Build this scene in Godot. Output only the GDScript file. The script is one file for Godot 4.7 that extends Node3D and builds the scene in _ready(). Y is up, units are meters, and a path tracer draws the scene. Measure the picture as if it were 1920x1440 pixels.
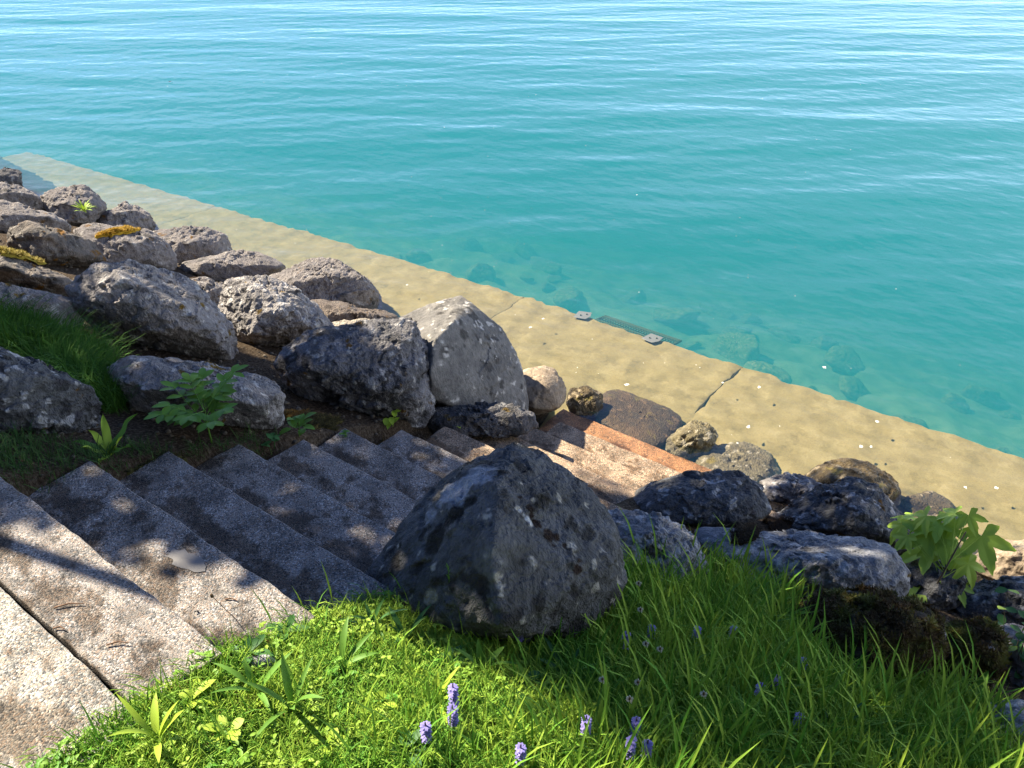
extends Node3D

const WATER_Y := -0.01
const SUN := Vector3(-0.104, 0.669, -0.736)

var names := {}
var rng := RandomNumberGenerator.new()
var mats := {}
var spheres := {}
var tops := {}
var n_low := FastNoiseLite.new()
var n_mid := FastNoiseLite.new()
var n_cell := FastNoiseLite.new()
var n_fine := FastNoiseLite.new()
var n_plate := FastNoiseLite.new()


func _ready() -> void:
	rng.seed = 7
	# ---------------------------------------------------------------- camera, sky, sun, exposure
	var cam := Camera3D.new()
	cam.name = "camera"
	add_child(cam)
	cam.fov = 50.0
	cam.near = 0.05
	cam.far = 2000.0
	cam.current = true
	var eye := Vector3(0, 3.6618, 0)
	var pitch := deg_to_rad(32.404)
	var ahead := Vector3(0.79734 * cos(pitch), -sin(pitch), -0.60353 * cos(pitch))
	cam.look_at_from_position(eye, eye + ahead, Vector3.UP)

	var sky_mat := ProceduralSkyMaterial.new()
	sky_mat.sky_top_color = Color(0.165, 0.275, 0.48)
	sky_mat.sky_horizon_color = Color(0.40, 0.60, 0.80)
	sky_mat.sky_curve = 0.085
	sky_mat.ground_bottom_color = Color(0.25, 0.3, 0.3)
	sky_mat.ground_horizon_color = Color(0.6, 0.72, 0.78)
	sky_mat.sun_angle_max = 20.0
	sky_mat.sun_curve = 0.1
	sky_mat.energy_multiplier = 1.0
	sky_mat.sky_cover = haze_and_clouds()
	sky_mat.sky_cover_modulate = Color(1, 1, 1)
	var sky := Sky.new()
	sky.sky_material = sky_mat
	var env := Environment.new()
	env.background_mode = Environment.BG_SKY
	env.sky = sky
	env.tonemap_mode = Environment.TONE_MAPPER_LINEAR
	env.tonemap_exposure = 3.2
	env.sdfgi_enabled = true
	env.ssao_enabled = true
	env.ssil_enabled = true
	env.volumetric_fog_enabled = true
	env.volumetric_fog_density = 0.0
	var we := WorldEnvironment.new()
	we.name = "world_environment"
	we.environment = env
	add_child(we)
	var sun := DirectionalLight3D.new()
	sun.name = "sun"
	sun.light_color = Color(1.0, 0.96, 0.88)
	sun.light_energy = 1.6
	sun.light_angular_distance = 0.53
	sun.shadow_enabled = true
	add_child(sun)
	sun.look_at_from_position(SUN * 50.0, Vector3.ZERO, Vector3.UP)

	make_noises()
	make_materials()
	# ---------------------------------------------------------------- setting
	build_ground()
	build_lakebed()
	build_water()
	build_ledge()
	build_stairs()
	# ---------------------------------------------------------------- things
	build_rocks()
	build_bank_rocks()
	build_submerged_rocks()
	build_grating()
	build_shade_tree()
	build_sky_blocking_tree(Vector3(-3.6, 1.8, 0.6), Vector3(-1.2, 5.2, -0.6), Vector3(3.1, 3.8, 6.0), 150, 64, "unseen tree added behind the picture to block sky light")  # this tree and the next are added out of view to dim sky fill
	build_sky_blocking_tree(Vector3(1.2, 1.4, 6.8), Vector3(0.6, 4.6, -0.2), Vector3(3.6, 3.6, 3.6), 120, 65, "unseen tree added right of the picture to block sky light")
	build_moss()
	build_grass()
	build_plants()
	build_small_things()


func haze_and_clouds() -> ImageTexture:
	# thin haze that thickens towards the horizon and scatters sunlight forwards, with streaks of thin cloud in it
	var n := noise(FastNoiseLite.TYPE_SIMPLEX_SMOOTH, 1.0, 71, 5)
	var w := 720
	var h := 360
	var im := Image.create(w, h, false, Image.FORMAT_RGBAF)
	var sun := SUN.normalized()
	for y in h:
		var up := PI / 2 - PI * (y + 0.5) / h
		if up < -0.02: continue
		for x in w:
			var a := TAU * ((x + 0.5) / w - 0.5)
			var d := Vector3(sin(a) * cos(up), sin(up), -cos(a) * cos(up))
			var c := d.dot(sun)
			var forward := pow(1.30 - 1.08 * c, -1.0)
			var thick := exp(-up / 0.20)
			var streak := maxf(0.0, 0.15 + n.get_noise_3d(d.x * 1.6, d.y * 9.0, d.z * 1.6)) * exp(-up / 0.35)
			var l := minf(1.1, thick * (0.015 + 0.55 * pow(forward, 1.7)) + streak * 0.2)
			im.set_pixel(x, y, Color(l * 0.97, l, l * 1.0, 1.0))
	return ImageTexture.create_from_image(im)


# ------------------------------------------------------------------ helpers
func numbered(called: String) -> String:
	if not names.has(called):
		names[called] = 0
		return called
	names[called] += 1
	return "%s_%03d" % [called, names[called]]


func tag(o: Node, label: String, category: String, group := "", kind := "") -> void:
	if label: o.set_meta("label", label)
	if category: o.set_meta("category", category)
	if group: o.set_meta("group", group)
	if kind: o.set_meta("kind", kind)


func thing(called: String, at: Vector3, label: String, category: String, group := "") -> Node3D:
	var o := Node3D.new()
	o.name = numbered(called)
	o.position = at
	add_child(o)
	tag(o, label, category, group)
	return o


func part(called: String, mesh: Mesh, m: Material, parent: Node, xf := Transform3D()) -> MeshInstance3D:
	var o := MeshInstance3D.new()
	o.name = called
	o.mesh = mesh
	o.material_override = m
	o.transform = xf
	parent.add_child(o, true)
	return o


func top(called: String, mesh: Mesh, m: Material, at := Vector3.ZERO) -> MeshInstance3D:
	var o := MeshInstance3D.new()
	o.name = numbered(called)
	o.mesh = mesh
	o.material_override = m
	o.position = at
	add_child(o)
	return o


func arrays_mesh(v: PackedVector3Array, ix: PackedInt32Array, col := PackedColorArray(), uv := PackedVector2Array(), nor := PackedVector3Array()) -> ArrayMesh:
	if nor.is_empty():
		nor.resize(v.size())
		for k in range(0, ix.size(), 3):
			var a := ix[k]
			var b := ix[k + 1]
			var c := ix[k + 2]
			var n := (v[c] - v[a]).cross(v[b] - v[a])
			nor[a] += n
			nor[b] += n
			nor[c] += n
		for k in nor.size():
			nor[k] = nor[k].normalized()
	var arr := []
	arr.resize(Mesh.ARRAY_MAX)
	arr[Mesh.ARRAY_VERTEX] = v
	arr[Mesh.ARRAY_NORMAL] = nor
	arr[Mesh.ARRAY_INDEX] = ix
	if col.size(): arr[Mesh.ARRAY_COLOR] = col
	if uv.size(): arr[Mesh.ARRAY_TEX_UV] = uv
	var m := ArrayMesh.new()
	m.add_surface_from_arrays(Mesh.PRIMITIVE_TRIANGLES, arr)
	return m


func noise(kind: int, freq: float, s: int, oct := 4, fractal := FastNoiseLite.FRACTAL_FBM) -> FastNoiseLite:
	var n := FastNoiseLite.new()
	n.noise_type = kind
	n.frequency = freq
	n.seed = s
	n.fractal_type = fractal
	n.fractal_octaves = oct
	return n


func make_noises() -> void:
	n_low = noise(FastNoiseLite.TYPE_SIMPLEX_SMOOTH, 1.0, 11, 3)
	n_mid = noise(FastNoiseLite.TYPE_SIMPLEX_SMOOTH, 1.0, 23, 4, FastNoiseLite.FRACTAL_RIDGED)
	n_fine = noise(FastNoiseLite.TYPE_SIMPLEX_SMOOTH, 1.0, 37, 4)
	n_cell = noise(FastNoiseLite.TYPE_CELLULAR, 1.0, 41, 1, FastNoiseLite.FRACTAL_NONE)
	n_plate = noise(FastNoiseLite.TYPE_CELLULAR, 1.0, 47, 1, FastNoiseLite.FRACTAL_NONE)
	n_plate.cellular_return_type = FastNoiseLite.RETURN_CELL_VALUE
	n_cell.cellular_return_type = FastNoiseLite.RETURN_DISTANCE


func ramp(offs: Array, cols: Array, hard := false) -> Gradient:
	var g := Gradient.new()
	g.offsets = PackedFloat32Array(offs)
	g.colors = PackedColorArray(cols)
	g.interpolation_color_space = Gradient.GRADIENT_COLOR_SPACE_SRGB
	if hard: g.interpolation_mode = Gradient.GRADIENT_INTERPOLATE_CONSTANT
	return g


func tex(n: FastNoiseLite, size: int, g: Gradient = null) -> NoiseTexture2D:
	var t := NoiseTexture2D.new()
	t.width = size
	t.height = size
	t.seamless = true
	t.seamless_blend_skirt = 0.12
	t.noise = n
	if g: t.color_ramp = g
	return t


func grey(x: float) -> Color:
	return Color(x, x, x).linear_to_srgb()


func tri(m: StandardMaterial3D, metres: float) -> void:
	m.uv1_triplanar = true
	m.uv1_world_triplanar = true
	m.uv1_scale = Vector3.ONE / metres


func lin(r: float, g: float, b: float) -> Color:
	return Color(r, g, b).linear_to_srgb()


func make_materials() -> void:
	# stone: vertex colours carry lichen and stains, textures the grain
	var grain := noise(FastNoiseLite.TYPE_SIMPLEX_SMOOTH, 0.018, 3, 6)
	grain.fractal_gain = 0.66
	var t_grain := tex(grain, 1024, ramp([0.0, 0.3, 0.45, 0.6, 0.75, 1.0], [grey(0.28), grey(0.55), grey(0.72), grey(0.85), grey(0.95), grey(1.0)]))
	var speck := noise(FastNoiseLite.TYPE_CELLULAR, 0.035, 5, 2)
	speck.cellular_return_type = FastNoiseLite.RETURN_DISTANCE2_DIV
	var t_speck := tex(speck, 1024, ramp([0.0, 0.25, 0.5, 0.8, 1.0], [grey(0.62), grey(0.85), grey(0.95), grey(1.0), grey(1.0)]))
	var rock_h := noise(FastNoiseLite.TYPE_SIMPLEX, 0.02, 9, 6, FastNoiseLite.FRACTAL_RIDGED)
	rock_h.fractal_gain = 0.6
	var t_rock_h := tex(rock_h, 1024)
	for a in [["rock", 0.8, 1.5, 0.9], ["rock_smooth", 0.8, 0.5, 0.85], ["rock_wet", 0.7, 1.2, 0.5]]:
		var m := StandardMaterial3D.new()
		m.resource_name = a[0]
		m.vertex_color_use_as_albedo = true
		m.albedo_texture = t_grain
		m.roughness = a[3]
		m.metallic_specular = 0.35
		m.heightmap_enabled = true
		m.heightmap_texture = t_rock_h
		m.heightmap_scale = a[2] * 1.3
		tri(m, a[1])
		m.detail_enabled = true
		m.detail_albedo = t_speck
		m.detail_blend_mode = BaseMaterial3D.BLEND_MODE_MUL
		m.detail_uv_layer = BaseMaterial3D.DETAIL_UV_2
		m.uv2_triplanar = true
		m.uv2_world_triplanar = true
		m.uv2_scale = Vector3.ONE / 0.53
		mats[a[0]] = m

	# washed aggregate concrete of the steps
	var cells := noise(FastNoiseLite.TYPE_CELLULAR, 0.085, 15, 1, FastNoiseLite.FRACTAL_NONE)
	cells.cellular_return_type = FastNoiseLite.RETURN_CELL_VALUE
	cells.cellular_jitter = 1.0
	var t_cells := tex(cells, 1024, ramp([0.0, 0.12, 0.24, 0.36, 0.5, 0.62, 0.72, 0.82, 0.92], [lin(0.10, 0.10, 0.095), lin(0.29, 0.275, 0.24), lin(0.42, 0.385, 0.32), lin(0.20, 0.195, 0.18), lin(0.44, 0.345, 0.255), lin(0.34, 0.335, 0.315), lin(0.56, 0.515, 0.44), lin(0.38, 0.30, 0.225), lin(0.68, 0.65, 0.58)], true))
	var cell_h := noise(FastNoiseLite.TYPE_CELLULAR, 0.085, 15, 1, FastNoiseLite.FRACTAL_NONE)
	cell_h.cellular_return_type = FastNoiseLite.RETURN_DISTANCE
	cell_h.cellular_jitter = 1.0
	var t_cell_h := tex(cell_h, 1024)
	var stain := noise(FastNoiseLite.TYPE_SIMPLEX_SMOOTH, 0.006, 19, 6)
	var t_stain := tex(stain, 1024, ramp([0.0, 0.35, 0.5, 0.62, 1.0], [lin(0.42, 0.41, 0.40), lin(0.64, 0.63, 0.62), lin(0.85, 0.84, 0.83), lin(0.95, 0.94, 0.93), lin(1, 1, 1)]))
	for a in [["step", Color(0.9, 0.89, 0.9), 0.85], ["step_rust", Color(1.0, 0.90, 0.80), 0.8], ["step_wet", Color(0.95, 0.72, 0.52), 0.45], ["landing", Color(1, 1, 1), 0.85]]:
		var m := StandardMaterial3D.new()
		m.resource_name = a[0]
		m.albedo_color = a[1]
		m.albedo_texture = t_cells
		m.roughness = a[2]
		m.metallic_specular = 0.4
		m.heightmap_enabled = true
		m.heightmap_texture = t_cell_h
		m.heightmap_scale = -0.35
		m.vertex_color_use_as_albedo = true
		tri(m, 0.46)
		m.detail_enabled = true
		m.detail_albedo = t_stain
		m.detail_blend_mode = BaseMaterial3D.BLEND_MODE_MUL
		m.detail_uv_layer = BaseMaterial3D.DETAIL_UV_2
		m.uv2_triplanar = true
		m.uv2_world_triplanar = true
		m.uv2_scale = Vector3.ONE / 1.37
		mats[a[0]] = m

	# algae-filmed concrete of the submerged ledge, lakebed silt
	var silt := noise(FastNoiseLite.TYPE_SIMPLEX_SMOOTH, 0.014, 29, 6)
	silt.fractal_gain = 0.68
	silt.domain_warp_enabled = true
	silt.domain_warp_amplitude = 40.0
	var t_silt := tex(silt, 1024, ramp([0.0, 0.3, 0.45, 0.6, 1.0], [lin(0.11, 0.08, 0.024), lin(0.19, 0.14, 0.042), lin(0.225, 0.167, 0.054), lin(0.25, 0.188, 0.064), lin(0.34, 0.265, 0.11)]))
	var m_ledge := StandardMaterial3D.new()
	m_ledge.resource_name = "ledge"
	m_ledge.albedo_texture = t_silt
	m_ledge.roughness = 0.95
	m_ledge.heightmap_enabled = true
	m_ledge.heightmap_texture = t_speck
	m_ledge.heightmap_scale = 0.3
	tri(m_ledge, 3.7)
	m_ledge.detail_enabled = true
	m_ledge.detail_albedo = t_speck
	m_ledge.detail_blend_mode = BaseMaterial3D.BLEND_MODE_MUL
	m_ledge.detail_uv_layer = BaseMaterial3D.DETAIL_UV_2
	m_ledge.uv2_triplanar = true
	m_ledge.uv2_world_triplanar = true
	m_ledge.uv2_scale = Vector3.ONE / 0.8
	mats.ledge = m_ledge
	var m_bed := m_ledge.duplicate() as StandardMaterial3D
	m_bed.albedo_texture = tex(noise(FastNoiseLite.TYPE_SIMPLEX_SMOOTH, 0.01, 33, 6), 1024, ramp([0.0, 0.35, 0.5, 0.65, 1.0], [lin(0.14, 0.19, 0.06), lin(0.24, 0.31, 0.10), lin(0.32, 0.40, 0.14), lin(0.38, 0.46, 0.18), lin(0.5, 0.55, 0.25)]))
	m_bed.resource_name = "lakebed"
	m_bed.albedo_color = Color(1, 1, 1)
	mats.bed = m_bed
	var m_sub := StandardMaterial3D.new()
	m_sub.resource_name = "algae_rock"
	m_sub.vertex_color_use_as_albedo = true
	m_sub.albedo_texture = t_grain
	m_sub.roughness = 1.0
	tri(m_sub, 1.1)
	mats.sub = m_sub

	# soil
	var t_soil := tex(noise(FastNoiseLite.TYPE_SIMPLEX_SMOOTH, 0.03, 31, 5), 1024, ramp([0.0, 0.35, 0.55, 0.75, 1.0], [lin(0.02, 0.015, 0.01), lin(0.06, 0.045, 0.03), lin(0.11, 0.085, 0.06), lin(0.2, 0.17, 0.13), lin(0.3, 0.27, 0.23)]))
	var m_soil := StandardMaterial3D.new()
	m_soil.resource_name = "soil"
	m_soil.albedo_texture = t_soil
	m_soil.vertex_color_use_as_albedo = true
	m_soil.roughness = 1.0
	m_soil.metallic_specular = 0.2
	m_soil.heightmap_enabled = true
	m_soil.heightmap_texture = t_rock_h
	m_soil.heightmap_scale = 1.5
	tri(m_soil, 0.7)
	mats.soil = m_soil

	# water surface: a smooth clear sheet
	var m_w := StandardMaterial3D.new()
	m_w.resource_name = "water"
	m_w.transparency = BaseMaterial3D.TRANSPARENCY_ALPHA
	m_w.albedo_color = Color(0.02, 0.30, 0.33, 0.04)
	m_w.roughness = 0.06
	m_w.metallic_specular = 0.5
	m_w.heightmap_enabled = true
	m_w.heightmap_texture = tex(noise(FastNoiseLite.TYPE_SIMPLEX_SMOOTH, 0.012, 43, 3), 1024)
	m_w.heightmap_scale = 0.65
	m_w.uv1_scale = Vector3(1.0 / 4.1, 1.0 / 5.7, 1)
	mats.water = m_w

	for a in [["grass", 0.75, 0.55], ["leaf", 0.55, 0.6], ["moss", 1.0, 0.1], ["petal", 0.7, 0.4]]:
		var m := StandardMaterial3D.new()
		m.resource_name = a[0]
		m.vertex_color_use_as_albedo = true
		m.roughness = a[1]
		m.metallic_specular = 0.35
		m.cull_mode = BaseMaterial3D.CULL_DISABLED
		m.backlight_enabled = true
		m.backlight = Color(a[2], a[2], a[2])
		mats[a[0]] = m
	var m_bark := StandardMaterial3D.new()
	m_bark.resource_name = "bark"
	m_bark.albedo_color = lin(0.11, 0.085, 0.06)
	m_bark.albedo_texture = t_grain
	m_bark.roughness = 0.95
	tri(m_bark, 0.4)
	mats.bark = m_bark
	var m_metal := StandardMaterial3D.new()
	m_metal.resource_name = "galvanised_metal"
	m_metal.albedo_color = lin(0.17, 0.165, 0.14)
	m_metal.roughness = 0.6
	m_metal.albedo_texture = t_speck
	tri(m_metal, 0.3)
	mats.metal = m_metal
	var m_wire := StandardMaterial3D.new()
	m_wire.resource_name = "algae_wire"
	m_wire.albedo_color = lin(0.05, 0.07, 0.025)
	m_wire.roughness = 0.9
	mats.wire = m_wire
	var m_foam := StandardMaterial3D.new()
	m_foam.resource_name = "foam"
	m_foam.albedo_color = lin(0.5, 0.49, 0.45)
	m_foam.roughness = 0.9
	mats.foam = m_foam


# ------------------------------------------------------------------ setting
func piece(x: float, xs: Array, ys: Array) -> float:
	if x <= xs[0]: return ys[0]
	for k in range(1, xs.size()):
		if x <= xs[k]:
			return lerpf(ys[k - 1], ys[k], (x - xs[k - 1]) / (xs[k] - xs[k - 1]))
	return ys[-1]


func bank(x: float, z: float) -> float:
	var y := piece(x, [-150.0, -30.0, -5.0, 0.45, 0.8, 4.56, 4.9, 5.6], [12.0, 3.4, 1.9, 1.68, 1.62, -0.03, -0.24, -0.4])
	var inside := clampf((z + 3.13) / 0.10, 0, 1) * clampf((-1.72 - z) / 0.06, 0, 1) * clampf((x + 1.5) / 0.2, 0, 1)
	y -= 0.24 * inside
	return y + 0.018 * n_fine.get_noise_2d(x * 3.0, z * 3.0)


func axis(spans: Array) -> PackedFloat32Array:
	var out := PackedFloat32Array()
	for s in spans:
		var x: float = s[0]
		while x < s[1] - 1e-4:
			out.append(x)
			x += s[2]
	out.append(spans[-1][1])
	return out


func sheet(xs: PackedFloat32Array, zs: PackedFloat32Array, what: String) -> ArrayMesh:
	var v := PackedVector3Array()
	var c := PackedColorArray()
	var t := PackedVector2Array()
	var n := PackedVector3Array()
	var ix := PackedInt32Array()
	for z in zs:
		for x in xs:
			match what:
				"bank":
					v.append(Vector3(x, bank(x, z), z))
					c.append(soil_color(x, z))
				"bed":
					v.append(Vector3(x, bed(x, z), z))
				"water":
					v.append(Vector3(x, wave_height(x, z), z))
					n.append(wave_normal(x, z))
					t.append(Vector2(x, z))
	var w := xs.size()
	for j in zs.size() - 1:
		for i in w - 1:
			var a := j * w + i
			ix.append_array([a, a + 1, a + w, a + 1, a + w + 1, a + w])
	return arrays_mesh(v, ix, c, t, n)


func soil_color(x: float, z: float) -> Color:
	var a := n_low.get_noise_2d(x * 1.7, z * 1.7)
	var lawn := x < 1.7 and z > -1.6 and z < 2.6
	var green := lawn or Geometry2D.is_point_in_polygon(Vector2(x, z), PackedVector2Array(LAWN))
	if green or (x < 0.4 and z > -1.6):
		return Color(0.75, 0.85, 0.35).lerp(Color(1.3, 1.0, 0.45), clampf(0.5 + a, 0, 1))
	return Color(0.45, 0.38, 0.32).lerp(Color(0.8, 0.74, 0.68), clampf(0.5 + 0.9 * a, 0, 1))


func build_ground() -> void:
	var xs := axis([[-150.0, -30.0, 20.0], [-30.0, -4.0, 2.0], [-4.0, -0.6, 0.4], [-0.6, 5.6, 0.055]])
	var zs := axis([[-150.0, -30.0, 20.0], [-30.0, -14.0, 1.0], [-14.0, -6.0, 0.12], [-6.0, 1.4, 0.055], [1.4, 10.0, 0.6], [10.0, 150.0, 20.0]])
	var o := top("ground", sheet(xs, zs, "bank"), mats.soil)
	tag(o, "brown soil of the lake bank between stairs and boulders", "", "", "structure")


func bed(x: float, z: float) -> float:
	var y := piece(x, [5.0, 6.0, 6.6, 9.0, 14.0, 30.0, 120.0, 400.0], [-1.0, -1.15, -1.2, -1.65, -2.9, -6.5, -20.0, -40.0])
	if x > 6.0:
		y += 0.16 * n_low.get_noise_2d(x * 0.8, z * 0.8) + 0.05 * n_fine.get_noise_2d(x * 2.0, z * 2.0)
	return y


func build_lakebed() -> void:
	var xs := axis([[5.0, 14.0, 0.15], [14.0, 40.0, 2.0], [40.0, 400.0, 30.0]])
	var zs := axis([[-300.0, -30.0, 30.0], [-30.0, 8.0, 0.2], [8.0, 200.0, 30.0]])
	var o := top("lakebed", sheet(xs, zs, "bed"), mats.bed)
	tag(o, "pale silty lakebed beyond the submerged ledge", "", "", "structure")


var waves := []


func wave_height(x: float, z: float) -> float:
	var y := WATER_Y
	var calm := 0.45 + 0.55 * clampf((x - 4.4) / 3.0, 0, 1)
	for w in waves:
		y += w[2] * calm * sin(w[0] * x + w[1] * z + w[3])
	return y


func wave_normal(x: float, z: float) -> Vector3:
	var gx := 0.0
	var gz := 0.0
	var calm := 0.45 + 0.55 * clampf((x - 4.4) / 3.0, 0, 1)
	for w in waves:
		var c: float = w[2] * calm * cos(w[0] * x + w[1] * z + w[3])
		gx += c * w[0]
		gz += c * w[1]
	return Vector3(-gx, 1, -gz).normalized()


func build_water() -> void:
	var r := RandomNumberGenerator.new()
	r.seed = 5
	for k in 24:
		var length := 0.42 * pow(1.115, k)
		var turn := -0.64 + r.randfn() * 0.34
		var kk := TAU / length
		var slope := (0.0085 if k < 9 else 0.008 if k < 17 else 0.006) * r.randf_range(0.7, 1.3)
		waves.append([kk * cos(turn), kk * sin(turn), slope / kk, r.randf() * TAU])
	var xs := axis([[2.6, 12.0, 0.07], [12.0, 34.0, 0.11], [34.0, 60.0, 1.0], [60.0, 400.0, 20.0]])
	var zs := axis([[-300.0, -60.0, 20.0], [-60.0, -34.0, 1.0], [-34.0, -12.0, 0.12], [-12.0, 2.5, 0.07], [2.5, 8.0, 0.3], [8.0, 200.0, 16.0]])
	var o := top("lake_surface", sheet(xs, zs, "water"), mats.water)
	tag(o, "rippled turquoise surface of the lake", "", "", "structure")
	var f := FogVolume.new()
	f.name = "lake_water"
	f.shape = RenderingServer.FOG_VOLUME_SHAPE_BOX
	f.size = Vector3(400, 45, 500)
	f.position = Vector3(2.6 + 200, -0.06 - 22.5, -50)
	var fm := FogMaterial.new()
	fm.albedo = lin(0.03, 0.50, 0.50)
	fm.density = 0.42
	f.material = fm
	tag(f, "clear turquoise water of the lake", "", "", "structure")
	add_child(f)


func lump(xa: float, xb: float, ya: float, yb: float, za: float, zb: float, nz: int, edge: float, rough: float, s: float, lean := 0.0, ends := 0.004, wear_and_shade := false, sink := 0.0) -> ArrayMesh:
	# a worn block: a rounded profile in x and y, swept along z, roughened by noise; built round its own base middle
	var c := Vector3((xa + xb) / 2, ya, (za + zb) / 2)
	var ring := []
	var nx := maxi(6, int((xb - xa) / (0.012 if wear_and_shade else 0.03)))
	for k in nx + 1:
		ring.append(Vector2(lerpf(xa + edge, xb - edge, float(k) / nx), yb))
	for k in 3:
		var a := PI / 2 * (k + 1) / 4.0
		ring.append(Vector2(xb - edge + edge * sin(a), yb - edge + edge * cos(a)))
	for k in 4:
		ring.append(Vector2(xb, lerpf(yb - edge, ya, k / 3.0)))
	ring.append(Vector2(xa, ya))
	ring.append(Vector2(xa, yb - edge))
	ring.append(Vector2(xa + edge * 0.3, yb - edge * 0.3))
	var v := PackedVector3Array()
	var ix := PackedInt32Array()
	var m := ring.size()
	var col := PackedColorArray()
	var stations := [za, za + 0.002]
	for k in range(1, nz):
		stations.append(lerpf(za, zb, float(k) / nz))
	stations.append(zb - 0.002)
	stations.append(zb)
	for j in stations.size():
		var z: float = stations[j]
		var cap := 0.985 if j == 0 or j == stations.size() - 1 else 1.0
		for p in ring:
			var q := Vector3(lerpf((xa + xb) / 2, p.x, cap) + lean * (z - za), lerpf((ya + yb) / 2, p.y, cap), z)
			if j == 0: q.z += 0.001
			var w := q * 3.0 + Vector3(s, s * 2.0, 0)
			var side := clampf((q.x - (xb - 0.06)) / 0.05, 0.0, 1.0)
			q.x += rough * (0.6 + 1.6 * side) * n_fine.get_noise_3d(w.x, w.y, w.z) + rough * side * 0.8 * n_low.get_noise_3d(w.x * 4.0, w.y * 4.0, w.z * 4.0)
			q.y += rough * 0.7 * n_fine.get_noise_3d(w.z * 1.3, w.x * 1.3, w.y + 7.0) - rough * side * maxf(0.0, n_low.get_noise_3d(w.z * 3.0, s, 1.0)) * 1.3
			if j <= 1 or j >= stations.size() - 2:
				q.z += ends * n_fine.get_noise_3d(q.x * 3.0, q.y, roundf(z * 10.0) + (0.0 if sink > 0.0 else s))
			q.y -= sink * maxf(0.0, -5.0 - q.z)
			v.append(q - c)
			if wear_and_shade:
				# dirt and black crust in patches on the back of a tread, with riser shade painted in, paler worn stone in broken strips at its nose
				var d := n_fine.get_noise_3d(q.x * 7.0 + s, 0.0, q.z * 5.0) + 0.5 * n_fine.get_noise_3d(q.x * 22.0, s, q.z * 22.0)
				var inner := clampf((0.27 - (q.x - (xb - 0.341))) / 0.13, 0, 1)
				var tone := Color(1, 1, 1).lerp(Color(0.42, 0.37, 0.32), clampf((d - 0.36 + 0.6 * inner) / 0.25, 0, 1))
				var lip := clampf((q.x - (xb - 0.045)) / 0.016, 0, 1)
				tone = tone.lerp(Color(1.65, 1.64, 1.62), lip * clampf((0.42 - d) / 0.2, 0, 1))
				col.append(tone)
	if wear_and_shade:
		col.append(Color.WHITE)
		col.append(Color.WHITE)
	for j in stations.size() - 1:
		for i in m:
			var a := j * m + i
			var b := j * m + (i + 1) % m
			ix.append_array([a, a + m, b, b, a + m, b + m])
	for e in [0, stations.size() - 1]:
		var mid := Vector3.ZERO
		for i in m: mid += v[e * m + i]
		v.append(mid / m)
		for i in m:
			var a: int = e * m + i
			var b: int = e * m + (i + 1) % m
			if e == 0: ix.append_array([v.size() - 1, a, b])
			else: ix.append_array([v.size() - 1, b, a])
	var mesh := arrays_mesh(v, ix, col)
	mesh.set_meta("base", c)
	return mesh


func build_ledge() -> void:
	var t := thing("submerged_ledge", Vector3(5.3, -1.3, -4.0), "long straight sandy coloured concrete ledge just under the water", "ledge")
	t.rotation.y = 0.0
	for s in [[-14.6, -9.6], [-9.594, -4.5], [-4.494, -2.15], [-2.144, 3.4], [3.406, 9.0]]:
		var lean := 0.018
		var shift: float = 0.018 * (s[0] + 4.0)
		var m := lump(4.3 + shift, 6.2 + shift, -1.3, -0.13, s[0], s[1], int((s[1] - s[0]) / 0.06), 0.02, 0.022, 2.0, lean, 0.05, false, 0.028)
		part("concrete_slab", m, mats.ledge, t, Transform3D(Basis(), m.get_meta("base") - t.position))


const STEP_LEFT := [-3.9, -3.40, -3.12, -3.12, -3.10, -3.04, -3.10, -2.99, -2.95, -2.88, -2.94, -2.74, -2.93]


func build_stairs() -> void:
	var t := thing("stone_stairs", Vector3(2.5, -0.2, -2.4), "broad flight of speckled stone steps leading down into the lake", "stairs")
	# the landing slab lies almost flush with the first step, an open joint between them
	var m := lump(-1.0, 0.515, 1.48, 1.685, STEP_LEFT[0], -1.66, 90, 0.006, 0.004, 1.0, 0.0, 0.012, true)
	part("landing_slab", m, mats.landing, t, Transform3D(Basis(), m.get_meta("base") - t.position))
	for k in range(1, 13):
		var y := 0.15 * (12 - k)
		var nose := 0.8 + 0.341 * (k - 1)
		var right := -1.7 if k < 6 else -1.2 if k < 11 else -1.0
		var back := 0.535 if k == 1 else nose - 0.40
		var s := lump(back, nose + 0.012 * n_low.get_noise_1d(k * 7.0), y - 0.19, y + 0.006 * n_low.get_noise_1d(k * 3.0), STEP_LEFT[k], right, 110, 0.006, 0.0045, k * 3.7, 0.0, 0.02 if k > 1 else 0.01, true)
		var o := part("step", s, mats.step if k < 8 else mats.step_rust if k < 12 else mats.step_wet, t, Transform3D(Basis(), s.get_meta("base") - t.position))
		if k == 12: o.set_meta("label", "orange stained bottom step at the waterline")
	# a smooth grey mortar patch on the third tread
	var v := PackedVector3Array([Vector3(0, 0.003, 0)])
	var ix := PackedInt32Array()
	for k in 28:
		var a := TAU * k / 28
		var r := 1.0 + 0.5 * n_low.get_noise_2d(cos(a) * 1.1, sin(a) * 1.1)
		v.append(Vector3(0.036 * cos(a) * r, -0.002, 0.09 * sin(a) * r))
	for k in 28:
		ix.append_array([0, 1 + k, 1 + (k + 1) % 28])
	var patch := StandardMaterial3D.new()
	patch.resource_name = "mortar"
	patch.albedo_color = lin(0.20, 0.188, 0.175)
	patch.roughness = 0.9
	var pm := part("mortar_patch", arrays_mesh(v, ix), patch, t, Transform3D(Basis(Vector3.UP, 0.1), Vector3(1.03, 1.508, -2.28) - t.position))
	pm.set_meta("label", "smooth grey mortar patch on the third tread")


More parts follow.
